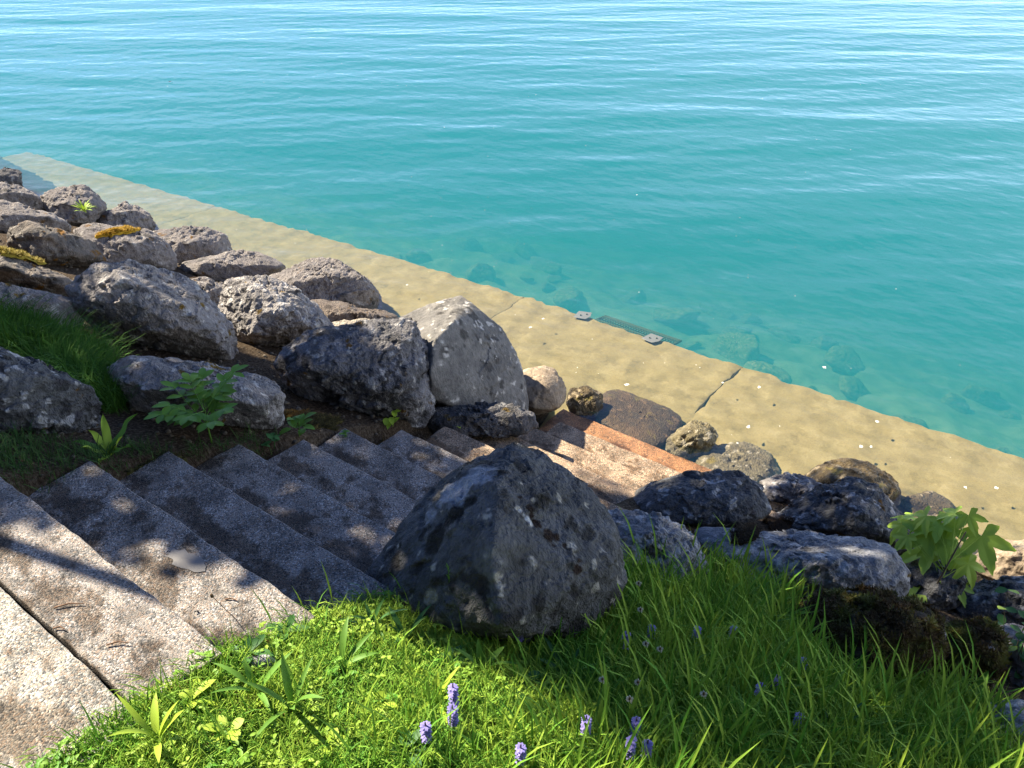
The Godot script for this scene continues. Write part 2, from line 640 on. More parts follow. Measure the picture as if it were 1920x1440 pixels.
# ------------------------------------------------------------------ rocks
func sphere(level: int) -> Array:
	if spheres.has(level): return spheres[level]
	var v := PackedVector3Array()
	var f := PackedInt32Array()
	if level == 0:
		var p := (1.0 + sqrt(5.0)) / 2.0
		for a in [[-1, p, 0], [1, p, 0], [-1, -p, 0], [1, -p, 0], [0, -1, p], [0, 1, p], [0, -1, -p], [0, 1, -p], [p, 0, -1], [p, 0, 1], [-p, 0, -1], [-p, 0, 1]]:
			v.append(Vector3(a[0], a[1], a[2]).normalized())
		f = PackedInt32Array([0, 11, 5, 0, 5, 1, 0, 1, 7, 0, 7, 10, 0, 10, 11, 1, 5, 9, 5, 11, 4, 11, 10, 2, 10, 7, 6, 7, 1, 8, 3, 9, 4, 3, 4, 2, 3, 2, 6, 3, 6, 8, 3, 8, 9, 4, 9, 5, 2, 4, 11, 6, 2, 10, 8, 6, 7, 9, 8, 1])
		for k in range(0, f.size(), 3):
			var q := f[k + 1]
			f[k + 1] = f[k + 2]
			f[k + 2] = q
	else:
		var s := sphere(level - 1)
		v = s[0].duplicate()
		var old: PackedInt32Array = s[1]
		var mids := {}
		var m := [0, 0, 0]
		for k in range(0, old.size(), 3):
			for e in 3:
				var a := old[k + e]
				var b := old[k + (e + 1) % 3]
				var key := mini(a, b) * 100000 + maxi(a, b)
				if not mids.has(key):
					mids[key] = v.size()
					v.append((v[a] + v[b]).normalized())
				m[e] = mids[key]
			f.append_array([old[k], m[0], m[2], m[0], old[k + 1], m[1], m[2], m[1], old[k + 2], m[0], m[1], m[2]])
	spheres[level] = [v, f]
	return spheres[level]


func hull_planes(p: PackedVector3Array) -> Array:
	# faces of the convex hull of p, which holds the origin: [normal / distance]
	var out := []
	var n := p.size()
	for i in n:
		for j in range(i + 1, n):
			for k in range(j + 1, n):
				var q := (p[j] - p[i]).cross(p[k] - p[i])
				if q.length_squared() < 1e-9: continue
				q = q.normalized()
				var d := q.dot(p[i])
				if d < 0:
					q = -q
					d = -d
				if d < 1e-3: continue
				var ok := true
				for w in p:
					if q.dot(w) > d + 0.0015:
						ok = false
						break
				if not ok: continue
				var g := q / d
				var known := false
				for o in out:
					if o.distance_squared_to(g) < 0.004 * g.length_squared():
						known = true
						break
				if not known: out.append(g)
	return out


# style: base tone, second tone, dark crust, share of dark, pale lichen, share of pale, moss, share of moss, material, pits
const STYLES := {
	"grey": [Color(0.27, 0.245, 0.235), Color(0.20, 0.185, 0.185), Color(0.07, 0.065, 0.06), 0.12, Color(0.42, 0.40, 0.38), 0.08, Color(0.2, 0.11, 0.03), 0.03, "rock", 0.0],
	"brown": [Color(0.20, 0.165, 0.14), Color(0.15, 0.125, 0.11), Color(0.06, 0.05, 0.045), 0.2, Color(0.3, 0.27, 0.24), 0.05, Color(0.2, 0.11, 0.03), 0.05, "rock", 0.0],
	"pale": [Color(0.31, 0.29, 0.285), Color(0.22, 0.21, 0.21), Color(0.07, 0.065, 0.065), 0.16, Color(0.5, 0.49, 0.48), 0.16, Color(0.2, 0.13, 0.03), 0.02, "rock", 0.0],
	"white": [Color(0.36, 0.34, 0.335), Color(0.22, 0.21, 0.21), Color(0.07, 0.065, 0.065), 0.15, Color(0.6, 0.58, 0.56), 0.3, Color(0.2, 0.13, 0.03), 0.02, "rock", 0.3],
	"cream": [Color(0.52, 0.46, 0.37), Color(0.45, 0.40, 0.33), Color(0.12, 0.1, 0.08), 0.05, Color(0.6, 0.56, 0.5), 0.2, Color(0.3, 0.16, 0.03), 0.12, "rock", 0.0],
	"dark": [Color(0.13, 0.125, 0.13), Color(0.09, 0.088, 0.09), Color(0.04, 0.04, 0.04), 0.25, Color(0.3, 0.3, 0.3), 0.1, Color(0.12, 0.08, 0.02), 0.03, "rock", 0.0],
	"dark2": [Color(0.22, 0.19, 0.165), Color(0.13, 0.12, 0.11), Color(0.05, 0.045, 0.04), 0.25, Color(0.35, 0.33, 0.3), 0.05, Color(0.22, 0.11, 0.02), 0.08, "rock", 0.0],
	"pitted": [Color(0.24, 0.235, 0.25), Color(0.12, 0.118, 0.125), Color(0.035, 0.035, 0.038), 0.34, Color(0.45, 0.44, 0.43), 0.12, Color(0.14, 0.08, 0.02), 0.03, "rock", 0.8],
	"smooth": [Color(0.20, 0.192, 0.18), Color(0.13, 0.125, 0.12), Color(0.06, 0.056, 0.052), 0.2, Color(0.5, 0.48, 0.45), 0.1, Color(0.2, 0.12, 0.04), 0.0, "rock_smooth", 0.2],
	"bluegrey": [Color(0.14, 0.145, 0.155), Color(0.09, 0.094, 0.102), Color(0.045, 0.045, 0.05), 0.2, Color(0.42, 0.43, 0.45), 0.14, Color(0.12, 0.07, 0.02), 0.03, "rock", 0.3],
	"bluepale": [Color(0.29, 0.30, 0.32), Color(0.21, 0.215, 0.23), Color(0.06, 0.06, 0.065), 0.16, Color(0.52, 0.52, 0.53), 0.26, Color(0.12, 0.08, 0.02), 0.03, "rock", 0.2],
	"tan": [Color(0.34, 0.275, 0.20), Color(0.26, 0.205, 0.15), Color(0.12, 0.09, 0.07), 0.1, Color(0.5, 0.42, 0.33), 0.1, Color(0.2, 0.15, 0.05), 0.0, "rock_smooth", 0.0],
	"wet": [Color(0.13, 0.095, 0.045), Color(0.08, 0.06, 0.03), Color(0.05, 0.04, 0.025), 0.25, Color(0.36, 0.29, 0.18), 0.15, Color(0.2, 0.16, 0.04), 0.1, "rock_wet", 0.0],
	"wetgrey": [Color(0.21, 0.18, 0.10), Color(0.15, 0.125, 0.07), Color(0.08, 0.07, 0.04), 0.2, Color(0.4, 0.36, 0.27), 0.15, Color(0.2, 0.16, 0.04), 0.08, "rock_wet", 0.0],
	"slab": [Color(0.12, 0.08, 0.04), Color(0.07, 0.052, 0.028), Color(0.07, 0.055, 0.035), 0.25, Color(0.2, 0.13, 0.07), 0.1, Color(0.13, 0.10, 0.03), 0.15, "rock_wet", 0.0],
	"mossy": [Color(0.07, 0.06, 0.035), Color(0.045, 0.035, 0.022), Color(0.02, 0.016, 0.012), 0.2, Color(0.28, 0.28, 0.29), 0.06, Color(0.09, 0.085, 0.02), 0.3, "rock", 0.4],
	"hero": [Color(0.14, 0.142, 0.146), Color(0.085, 0.086, 0.086), Color(0.03, 0.028, 0.025), 0.32, Color(0.45, 0.43, 0.38), 0.05, Color(0.07, 0.05, 0.015), 0.0, "rock", 0.35],
	"algae": [Color(0.26, 0.31, 0.10), Color(0.16, 0.20, 0.07), Color(0.05, 0.06, 0.03), 0.2, Color(0.42, 0.40, 0.2), 0.2, Color(0.2, 0.25, 0.05), 0.1, "sub", 0.0],
}


func over(a: float, share: float, soft := 0.07) -> float:
	# a patch mask: noise a in -1..1 above the level that leaves about that share
	if share <= 0.0: return 0.0
	var level := lerpf(0.62, -0.1, sqrt(share))
	return clampf((a - level) / soft, 0.0, 1.0)


func rock_mesh(p: PackedVector3Array, middle: Vector3, style: String, sharp: float, level: int, rough: float, seed_at: Vector3, marks := [], cuts := 0) -> ArrayMesh:
	var planes := hull_planes(p)
	var cut := RandomNumberGenerator.new()
	cut.seed = int(seed_at.x * 100.0) + 3
	for k in cuts:
		var d := Vector3(cut.randfn(), cut.randfn() * 0.8 + 0.2, cut.randfn()).normalized()
		var h := 0.0
		for w in p: h = maxf(h, w.dot(d))
		planes.append(d / (h * (cut.randf_range(0.85, 0.93) if k < 4 else cut.randf_range(0.92, 0.995))))
	var s := sphere(level)
	var dirs: PackedVector3Array = s[0]
	var st: Array = STYLES[style]
	var v := PackedVector3Array()
	var c := PackedColorArray()
	v.resize(dirs.size())
	c.resize(dirs.size())
	var size := 0.0
	for w in p: size += w.length()
	size /= p.size()
	var pits: float = st[9]
	for k in dirs.size():
		var d := dirs[k]
		var most := 0.0
		for g in planes:
			most = maxf(most, g.dot(d))
		var sum := 0.0
		for g in planes:
			var e: float = g.dot(d) / most
			if e > 0.55: sum += pow(e, sharp)
		var r := 1.0 / (most * pow(sum, 0.7 / sharp))
		var q := d * r
		var w := q / size
		var o := w * 1.3 + seed_at
		var big := n_low.get_noise_3d(o.x, o.y, o.z)
		o = w * 1.9 + seed_at * 1.7
		var ridge := n_mid.get_noise_3d(o.x, o.y, o.z)
		o = q * 9.0 + seed_at
		var fine := n_fine.get_noise_3d(o.x, o.y, o.z)
		o = w * 2.6 + seed_at
		var chip := n_cell.get_noise_3d(o.x, o.y, o.z)
		var push := size * rough * (0.035 * big + 0.025 * (ridge + 0.2) + 0.03 * (chip + 0.5)) + 0.012 * rough * fine
		o = q * Vector3(4.0, 8.0, 4.0) + seed_at + Vector3(fine, big, ridge) * 0.5
		push += rough * 0.014 * n_plate.get_noise_3d(o.x, o.y, o.z)
		o = q * 7.0 - seed_at
		push -= rough * 0.02 * maxf(0.0, -0.1 + n_mid.get_noise_3d(o.x, o.y, o.z))
		if pits > 0.0:
			o = q * 22.0 + seed_at * 3.0 + Vector3.ONE * fine * 0.8
			var hole := n_cell.get_noise_3d(o.x, o.y, o.z)
			push -= 0.012 * pits * clampf((-0.62 - hole) / 0.25, 0.0, 1.0)
		q += d * push
		v[k] = q
		# colour: lichen, crust and moss
		var x := q * 4.0 + seed_at * 2.3
		var tone := n_fine.get_noise_3d(x.x, x.y, x.z)
		var col: Color = st[0].lerp(st[1], clampf(0.5 + 1.3 * tone, 0.0, 1.0))
		x = q * 6.5 - seed_at
		var a := n_fine.get_noise_3d(x.x + 40.0, x.y, x.z) + 0.25 * big
		col = col.lerp(st[2], 0.85 * over(a, st[3], 0.12))
		x = q * 11.0 + seed_at * 5.0
		a = n_low.get_noise_3d(x.x, x.y + 30.0, x.z) + 0.3 * fine
		col = col.lerp(st[4], 0.85 * over(a, st[5]))
		if st[7] > 0.0:
			x = q * 5.0 + seed_at * 7.0
			a = n_fine.get_noise_3d(x.x, x.y, x.z + 60.0)
			col = col.lerp(st[6], over(a, st[7]))
		for mk in marks:
			var gap: Vector3 = q + middle - mk[0]
			var far: float = gap.length() / mk[1] + 0.55 * fine + 0.25 * tone
			if far < 1.0: col = col.lerp(mk[2], clampf((1.0 - far) / mk[3], 0.0, 1.0))
		c[k] = col * Color(1.22, 1.17, 1.09)
	return arrays_mesh(v, s[1], c)


func build_rocks() -> void:
	var n := 0
	for a in ROCKS:
		n += 1
		var flat: Array = a[6]
		var pts := PackedVector3Array()
		var middle := Vector3.ZERO
		for k in range(0, flat.size(), 3):
			pts.append(Vector3(flat[k], flat[k + 1], flat[k + 2]))
			middle += pts[-1]
		middle /= pts.size()
		for k in pts.size(): pts[k] = (pts[k] - middle) * 1.07
		var marks := []
		if a[2] == "hero": marks = HERO_MARKS
		var mesh := rock_mesh(pts, middle, a[2], a[3], a[4], a[5], Vector3(n * 3.1, n * 1.7, n * 2.3), marks, 6 if a[2] == "smooth" else 5 if a[2] == "hero" else 8 if a[3] < 15 else 30)
		var o := top(a[0], mesh, mats[STYLES[a[2]][8]], middle)
		tag(o, a[1], "rock")
		for q in (mesh.surface_get_arrays(0)[Mesh.ARRAY_VERTEX] as PackedVector3Array):
			q += middle
			var key := Vector2i(floori(q.x / 0.025), floori(q.z / 0.025))
			if tops.get(key, -9.0) < q.y: tops[key] = q.y


func surface_at(x: float, z: float) -> float:
	# the highest of bank and rocks there
	var y := bank(x, z)
	var i := floori(x / 0.025)
	var j := floori(z / 0.025)
	for a in range(-1, 2):
		for b in range(-1, 2):
			y = maxf(y, tops.get(Vector2i(i + a, j + b), -9.0))
	return y


func blob_points(r: RandomNumberGenerator, size: Vector3, count := 16) -> PackedVector3Array:
	var out := PackedVector3Array()
	for k in count:
		var d := Vector3(r.randfn(), r.randfn(), r.randfn()).normalized()
		out.append(d * size * r.randf_range(0.85, 1.1))
	return out


func build_bank_rocks() -> void:
	# the riprap goes on along the shore beyond the right edge of the picture
	var r := RandomNumberGenerator.new()
	r.seed = 28
	var meshes := []
	for k in 3:
		meshes.append(rock_mesh(blob_points(r, Vector3(1.0, 0.75, 0.85)), Vector3.ZERO, ["grey", "bluegrey", "pale"][k], 60.0, 5, 0.6, Vector3(k * 4.3 + 90.0, k, 7.0), [], 20))
	for p in [Vector3(4.5, 0.0, 0.9), Vector3(3.9, 0.0, 1.1), Vector3(4.3, 0.0, 1.7), Vector3(3.2, 0.0, 1.3), Vector3(3.7, 0.0, 2.0), Vector3(4.6, 0.0, 2.5), Vector3(3.0, 0.0, 2.2), Vector3(2.4, 0.0, 1.5)]:
		var o := top("boulder", meshes[r.randi() % 3], mats.rock, Vector3(p.x, bank(p.x, p.z) + 0.1, p.z))
		o.rotation = Vector3(r.randf_range(-0.3, 0.3), r.randf() * TAU, r.randf_range(-0.3, 0.3))
		o.scale = Vector3.ONE * r.randf_range(0.3, 0.42)
		tag(o, "boulder of the stone bank just beyond the right edge", "rock", "boulders beyond the right edge")


func build_submerged_rocks() -> void:
	var r := RandomNumberGenerator.new()
	r.seed = 77
	var meshes := []
	for k in 7:
		meshes.append(rock_mesh(blob_points(r, Vector3(1.0, 0.55, 0.8)), Vector3.ZERO, "algae", 12.0, 4, 1.0, Vector3(k * 5.3, k, 2.0)))
	var placed := []
	var tries := 0
	while placed.size() < 70 and tries < 4000:
		tries += 1
		var x := 6.45 + 4.2 * pow(r.randf(), 1.3)
		var z := r.randf_range(-9.0, 3.4)
		var s := r.randf_range(0.14, 0.42)
		if x < 7.5 and z > -4.2 and z < -2.6: continue
		var ok := true
		for q in placed:
			if Vector2(q.x - x, q.y - z).length() < 0.75 * (q.z + s): ok = false
		if not ok: continue
		placed.append(Vector3(x, z, s))
		var o := top("lakebed_rock", meshes[placed.size() % 7], mats.sub, Vector3(x, bed(x, z) + 0.1 * s, z))
		o.rotation = Vector3(r.randf_range(-0.3, 0.3), r.randf() * TAU, r.randf_range(-0.3, 0.3))
		o.scale = Vector3(s, s * r.randf_range(0.8, 1.3), s * r.randf_range(0.8, 1.3))
		tag(o, "green algae covered rock on the lakebed beyond the ledge", "rock", "rocks on the lakebed")


func tube(a: Vector3, b: Vector3, ra: float, rb: float, sides := 6) -> ArrayMesh:
	var A := acc()
	add_tube(A, a, b, ra, rb, sides, Color.WHITE)
	return finish(A)


func acc() -> Dictionary:
	return {"v": PackedVector3Array(), "c": PackedColorArray(), "n": PackedVector3Array(), "ix": PackedInt32Array()}


func finish(A: Dictionary) -> ArrayMesh:
	return arrays_mesh(A.v, A.ix, A.c, PackedVector2Array(), A.n if A.n.size() == A.v.size() else PackedVector3Array())


func add_tube(A: Dictionary, a: Vector3, b: Vector3, ra: float, rb: float, sides: int, col: Color) -> void:
	var d := (b - a).normalized()
	var x := d.cross(Vector3.UP if absf(d.y) < 0.9 else Vector3.RIGHT).normalized()
	var y := d.cross(x)
	var first: int = A.v.size()
	for e in 2:
		for k in sides:
			var t := TAU * k / sides
			A.v.append((a if e == 0 else b) + (x * cos(t) + y * sin(t)) * (ra if e == 0 else rb))
			A.c.append(col)
	A.v.append(a)
	A.v.append(b)
	A.c.append(col)
	A.c.append(col)
	for k in sides:
		var p := first + k
		var q := first + (k + 1) % sides
		A.ix.append_array([p, p + sides, q, q, p + sides, q + sides, first + 2 * sides, p, q, first + 2 * sides + 1, q + sides, p + sides])


func add_leaf(A: Dictionary, xf: Transform3D, length: float, width: float, round_: float, fold: float, droop: float, col: Color, segs := 5, wave := 0.0) -> void:
	# a leaf along +x, broadest at about round_, folded along its midrib and bent down by droop
	var first: int = A.v.size()
	var p := Vector3.ZERO
	for k in segs + 1:
		var t := float(k) / segs
		var w := width * pow(sin(PI * pow(t, log(0.5) / log(round_))), 0.8) if k < segs else 0.0
		if k == 0: w = width * 0.12
		var ang := -droop * t
		var up := fold * w + wave * length * sin(t * 9.0) * 0.06
		A.v.append(xf * (p + Vector3(0, up, w)))
		A.v.append(xf * p)
		A.v.append(xf * (p + Vector3(0, up, -w)))
		for e in 3: A.c.append(col)
		p += Vector3(cos(ang), sin(ang), 0) * length / segs
	for k in segs:
		var a := first + k * 3
		A.ix.append_array([a, a + 1, a + 3, a + 1, a + 4, a + 3, a + 1, a + 2, a + 4, a + 2, a + 5, a + 4])


func aim(at: Vector3, yaw: float, pitch: float, roll := 0.0) -> Transform3D:
	# +x of the leaf points to yaw and rises by pitch
	return Transform3D(Basis(Vector3.UP, yaw) * Basis(Vector3.BACK, pitch) * Basis(Vector3.RIGHT, roll), at)


func build_grating() -> void:
	var t := thing("wire_grating", Vector3(6.2, -0.13, -3.4), "green wire mesh grating hung from the ledge edge by two metal plates", "grating")
	for z in [-0.39, 0.39]:
		var A := acc()
		var w := 0.075
		for k in 2:
			var y := 0.006 + 0.006 * k
			for p in [Vector3(-0.09, y, -w), Vector3(0.045, y, -w * 0.9), Vector3(0.06, y, w * 0.8), Vector3(-0.02, y, w), Vector3(-0.09, y, w * 0.6)]:
				A.v.append(p)
				A.c.append(Color.WHITE)
		A.ix = PackedInt32Array([5, 6, 7, 5, 7, 8, 5, 8, 9])
		for k in 5:
			var b := (k + 1) % 5
			A.ix.append_array([k, b, k + 5, b, b + 5, k + 5])
		var plate := part("mounting_plate", finish(A), mats.metal, t, Transform3D(Basis(Vector3.UP, 0.25 if z < 0 else -0.15), Vector3(-0.02, 0.016, z)))
		for q in [Vector3(-0.04, 0.012, -0.02), Vector3(0.0, 0.012, 0.03)]:
			part("bolt", tube(q, q + Vector3(0, 0.01, 0), 0.008, 0.007, 8), mats.wire, plate)
	var W := acc()
	var A0 := Vector3(0.05, -0.16, -0.47)
	var ex := Vector3(0.5, -0.10, 0.0)
	var ez := Vector3(0.0, 0.0, 0.88)
	for k in 23:
		var a := A0 + ex * k / 22.0
		var sag := Vector3(0, -0.015 * sin(k * 0.9), 0)
		add_tube(W, a + sag, a + ez + sag, 0.0055, 0.0055, 5, Color.WHITE)
	for k in 30:
		var a := A0 + ez * k / 29.0
		add_tube(W, a, a + ex, 0.005, 0.005, 5, Color.WHITE)
	part("wire_mesh", finish(W), mats.wire, t)
	for k in 2:
		part("frame_bar", tube(A0 + ez * k, A0 + ez * k + ex, 0.013, 0.013, 8), mats.wire, t)
		part("frame_bar", tube(A0 + ex * k, A0 + ex * k + ez, 0.013, 0.013, 8), mats.wire, t)


func build_shade_tree() -> void:
	var base := Vector3(TREE[0], TREE[1], TREE[2])
	var t := thing("broadleaf_tree", base, "tall broadleaf tree on the bank just outside the picture to the left", "tree")
	var A := acc()
	var L := acc()
	var r := RandomNumberGenerator.new()
	r.seed = 31
	var clumps := []
	for k in range(0, TREE.size(), 6):
		var p := Vector3(TREE[k], TREE[k + 1], TREE[k + 2]) - base
		var up: int = TREE[k + 3]
		if TREE[k + 5] > 0.0: clumps.append([p, TREE[k + 5]])
		if up < 0: continue
		var q := Vector3(TREE[up * 6], TREE[up * 6 + 1], TREE[up * 6 + 2]) - base
		var rb: float = 0.007 * sqrt(TREE[k + 4]) + 0.003
		var ra: float = minf(0.007 * sqrt(TREE[up * 6 + 4]) + 0.003, rb * 1.8 + 0.004)
		var n := k / 6
		if n < 4:
			ra = 0.17 - 0.03 * (n - 1)
			rb = ra - 0.03
			add_tube(A, q - Vector3(0, 0.3 if n == 1 else 0.0, 0), p, ra, rb, 14, Color.WHITE)
		elif n >= 7 and n <= 10:
			add_tube(L, q, p, 0.042 - 0.003 * (n - 7), 0.042 - 0.003 * (n - 6), 8, Color.WHITE)
		else:
			add_tube(L, q, p, ra, rb, 5, Color.WHITE)
	part("trunk", finish(A), mats.bark, t)
	part("limbs", finish(L), mats.bark, t)
	var one := acc()
	add_leaf(one, Transform3D(), 0.11, 0.042, 0.4, 0.15, 0.3, Color.WHITE, 4)
	var mm := MultiMesh.new()
	mm.transform_format = MultiMesh.TRANSFORM_3D
	mm.use_colors = true
	mm.mesh = finish(one)
	var per := 62
	mm.instance_count = clumps.size() * per
	var n := 0
	for c in clumps:
		for k in per:
			var d: Vector3 = Vector3(r.randfn(), r.randfn(), r.randfn()) * c[1] * 0.52
			mm.set_instance_transform(n, aim(c[0] + d, r.randf() * TAU, r.randf_range(-1.0, 0.5), r.randf_range(-0.8, 0.8)))
			mm.set_instance_color(n, Color(0.06, 0.11, 0.02).lerp(Color(0.1, 0.16, 0.03), r.randf()))
			n += 1
	var o := MultiMeshInstance3D.new()
	o.name = "crown"
	o.multimesh = mm
	o.material_override = mats.leaf
	o.set_meta("kind", "stuff")
	t.add_child(o)


func build_sky_blocking_tree(at: Vector3, heart: Vector3, reach: Vector3, count: int, s: int, label: String) -> void:
	# unseen trees, added to lower the fill light; their crowns take away a good part of the sky
	var t := thing("garden_tree", at, label, "tree")
	var r := RandomNumberGenerator.new()
	r.seed = s
	var A := acc()
	add_tube(A, Vector3(0, -0.3, 0), Vector3(0.1, 1.6, 0.0), 0.34, 0.25, 16, Color.WHITE)
	add_tube(A, Vector3(0.1, 1.6, 0.0), Vector3(0.0, 3.2, 0.1), 0.25, 0.2, 16, Color.WHITE)
	part("trunk", finish(A), mats.bark, t)
	var one := acc()
	add_leaf(one, Transform3D(), 0.32, 0.13, 0.45, 0.15, 0.4, Color.WHITE, 4)
	var mm := MultiMesh.new()
	mm.transform_format = MultiMesh.TRANSFORM_3D
	mm.use_colors = true
	mm.mesh = finish(one)
	var per := 70
	var clumps := []
	for k in count:
		var d := Vector3(r.randfn(), r.randfn(), r.randfn()).normalized() * pow(r.randf(), 0.4)
		var p := heart + d * reach
		if at.x < 0.0 and p.x + at.x > -2.0: continue
		clumps.append(p)
		var limb := Vector3(0.0, 3.2, 0.1)
		var bend := limb.lerp(p, 0.5) + Vector3(0, -0.3, 0)
		var L := acc()
		add_tube(L, limb, bend, 0.06, 0.035, 6, Color.WHITE)
		add_tube(L, bend, p, 0.035, 0.012, 6, Color.WHITE)
		part("limb", finish(L), mats.bark, t)
	mm.instance_count = clumps.size() * per
	var n := 0
	for c in clumps:
		for k in per:
			mm.set_instance_transform(n, aim(c + Vector3(r.randfn(), r.randfn() * 0.7, r.randfn()) * 0.42, r.randf() * TAU, r.randf_range(-1.0, 0.5), r.randf_range(-0.8, 0.8)))
			mm.set_instance_color(n, Color(0.05, 0.09, 0.02).lerp(Color(0.09, 0.14, 0.03), r.randf()))
			n += 1
	var o := MultiMeshInstance3D.new()
	o.name = "crown"
	o.multimesh = mm
	o.material_override = mats.leaf
	o.set_meta("kind", "stuff")
	t.add_child(o)


# ------------------------------------------------------------------ moss, grass
const MOSS := [
	[Vector3(2.46, 1.06, -6.45), Vector3(0.17, 0.025, 0.12), Color(0.34, 0.19, 0.02), "orange moss cushion on the mossy dark rock at left"],
	[Vector3(2.30, 1.10, -6.30), Vector3(0.14, 0.025, 0.10), Color(0.26, 0.2, 0.03), "yellow green moss at the left edge above tall grass"],
	[Vector3(3.62, 0.52, -7.45), Vector3(0.2, 0.02, 0.06), Color(0.38, 0.23, 0.02), "golden moss strip below the long grey rock"],
	[Vector3(2.05, 1.33, -4.05), Vector3(0.10, 0.014, 0.05), Color(0.34, 0.30, 0.03), "bright yellow moss on the back edge of the broad flat rock"],
	[Vector3(2.22, 1.27, -4.0), Vector3(0.13, 0.014, 0.035), Color(0.36, 0.33, 0.03), "thin yellow moss line behind the broad flat rock"],
	[Vector3(2.40, 0.92, -3.42), Vector3(0.10, 0.018, 0.07), Color(0.14, 0.075, 0.015), "rust brown moss at the foot of the pitted rock"],
	[Vector3(1.42, 1.35, -3.10), Vector3(0.13, 0.02, 0.06), Color(0.06, 0.055, 0.015), "dark green moss at the left end of the third step"],
	[Vector3(2.72, 0.75, -3.06), Vector3(0.12, 0.018, 0.05), Color(0.09, 0.055, 0.014), "brown moss strip along the stair end below the pitted rock"],
	[Vector3(2.45, 0.93, -3.3), Vector3(0.16, 0.025, 0.12), Color(0.07, 0.055, 0.015), "dark olive moss beside the stair edge"],
	[Vector3(4.35, 0.34, -4.82), Vector3(0.1, 0.015, 0.05), Color(0.3, 0.16, 0.03), "orange moss on the small cream coloured stone"],
	[Vector3(2.11, 0.905, -2.89), Vector3(0.045, 0.02, 0.05), Color(0.06, 0.055, 0.015), "small round dark moss tuft on a step"],
	[Vector3(3.33, 0.62, -0.98), Vector3(0.12, 0.012, 0.06), Color(0.03, 0.02, 0.009), "dark brown moss under the dark flat topped boulder"],
	[Vector3(4.02, 0.33, -1.0), Vector3(0.10, 0.012, 0.08), Color(0.035, 0.02, 0.009), "brown moss in the gap between the right boulders"],
]


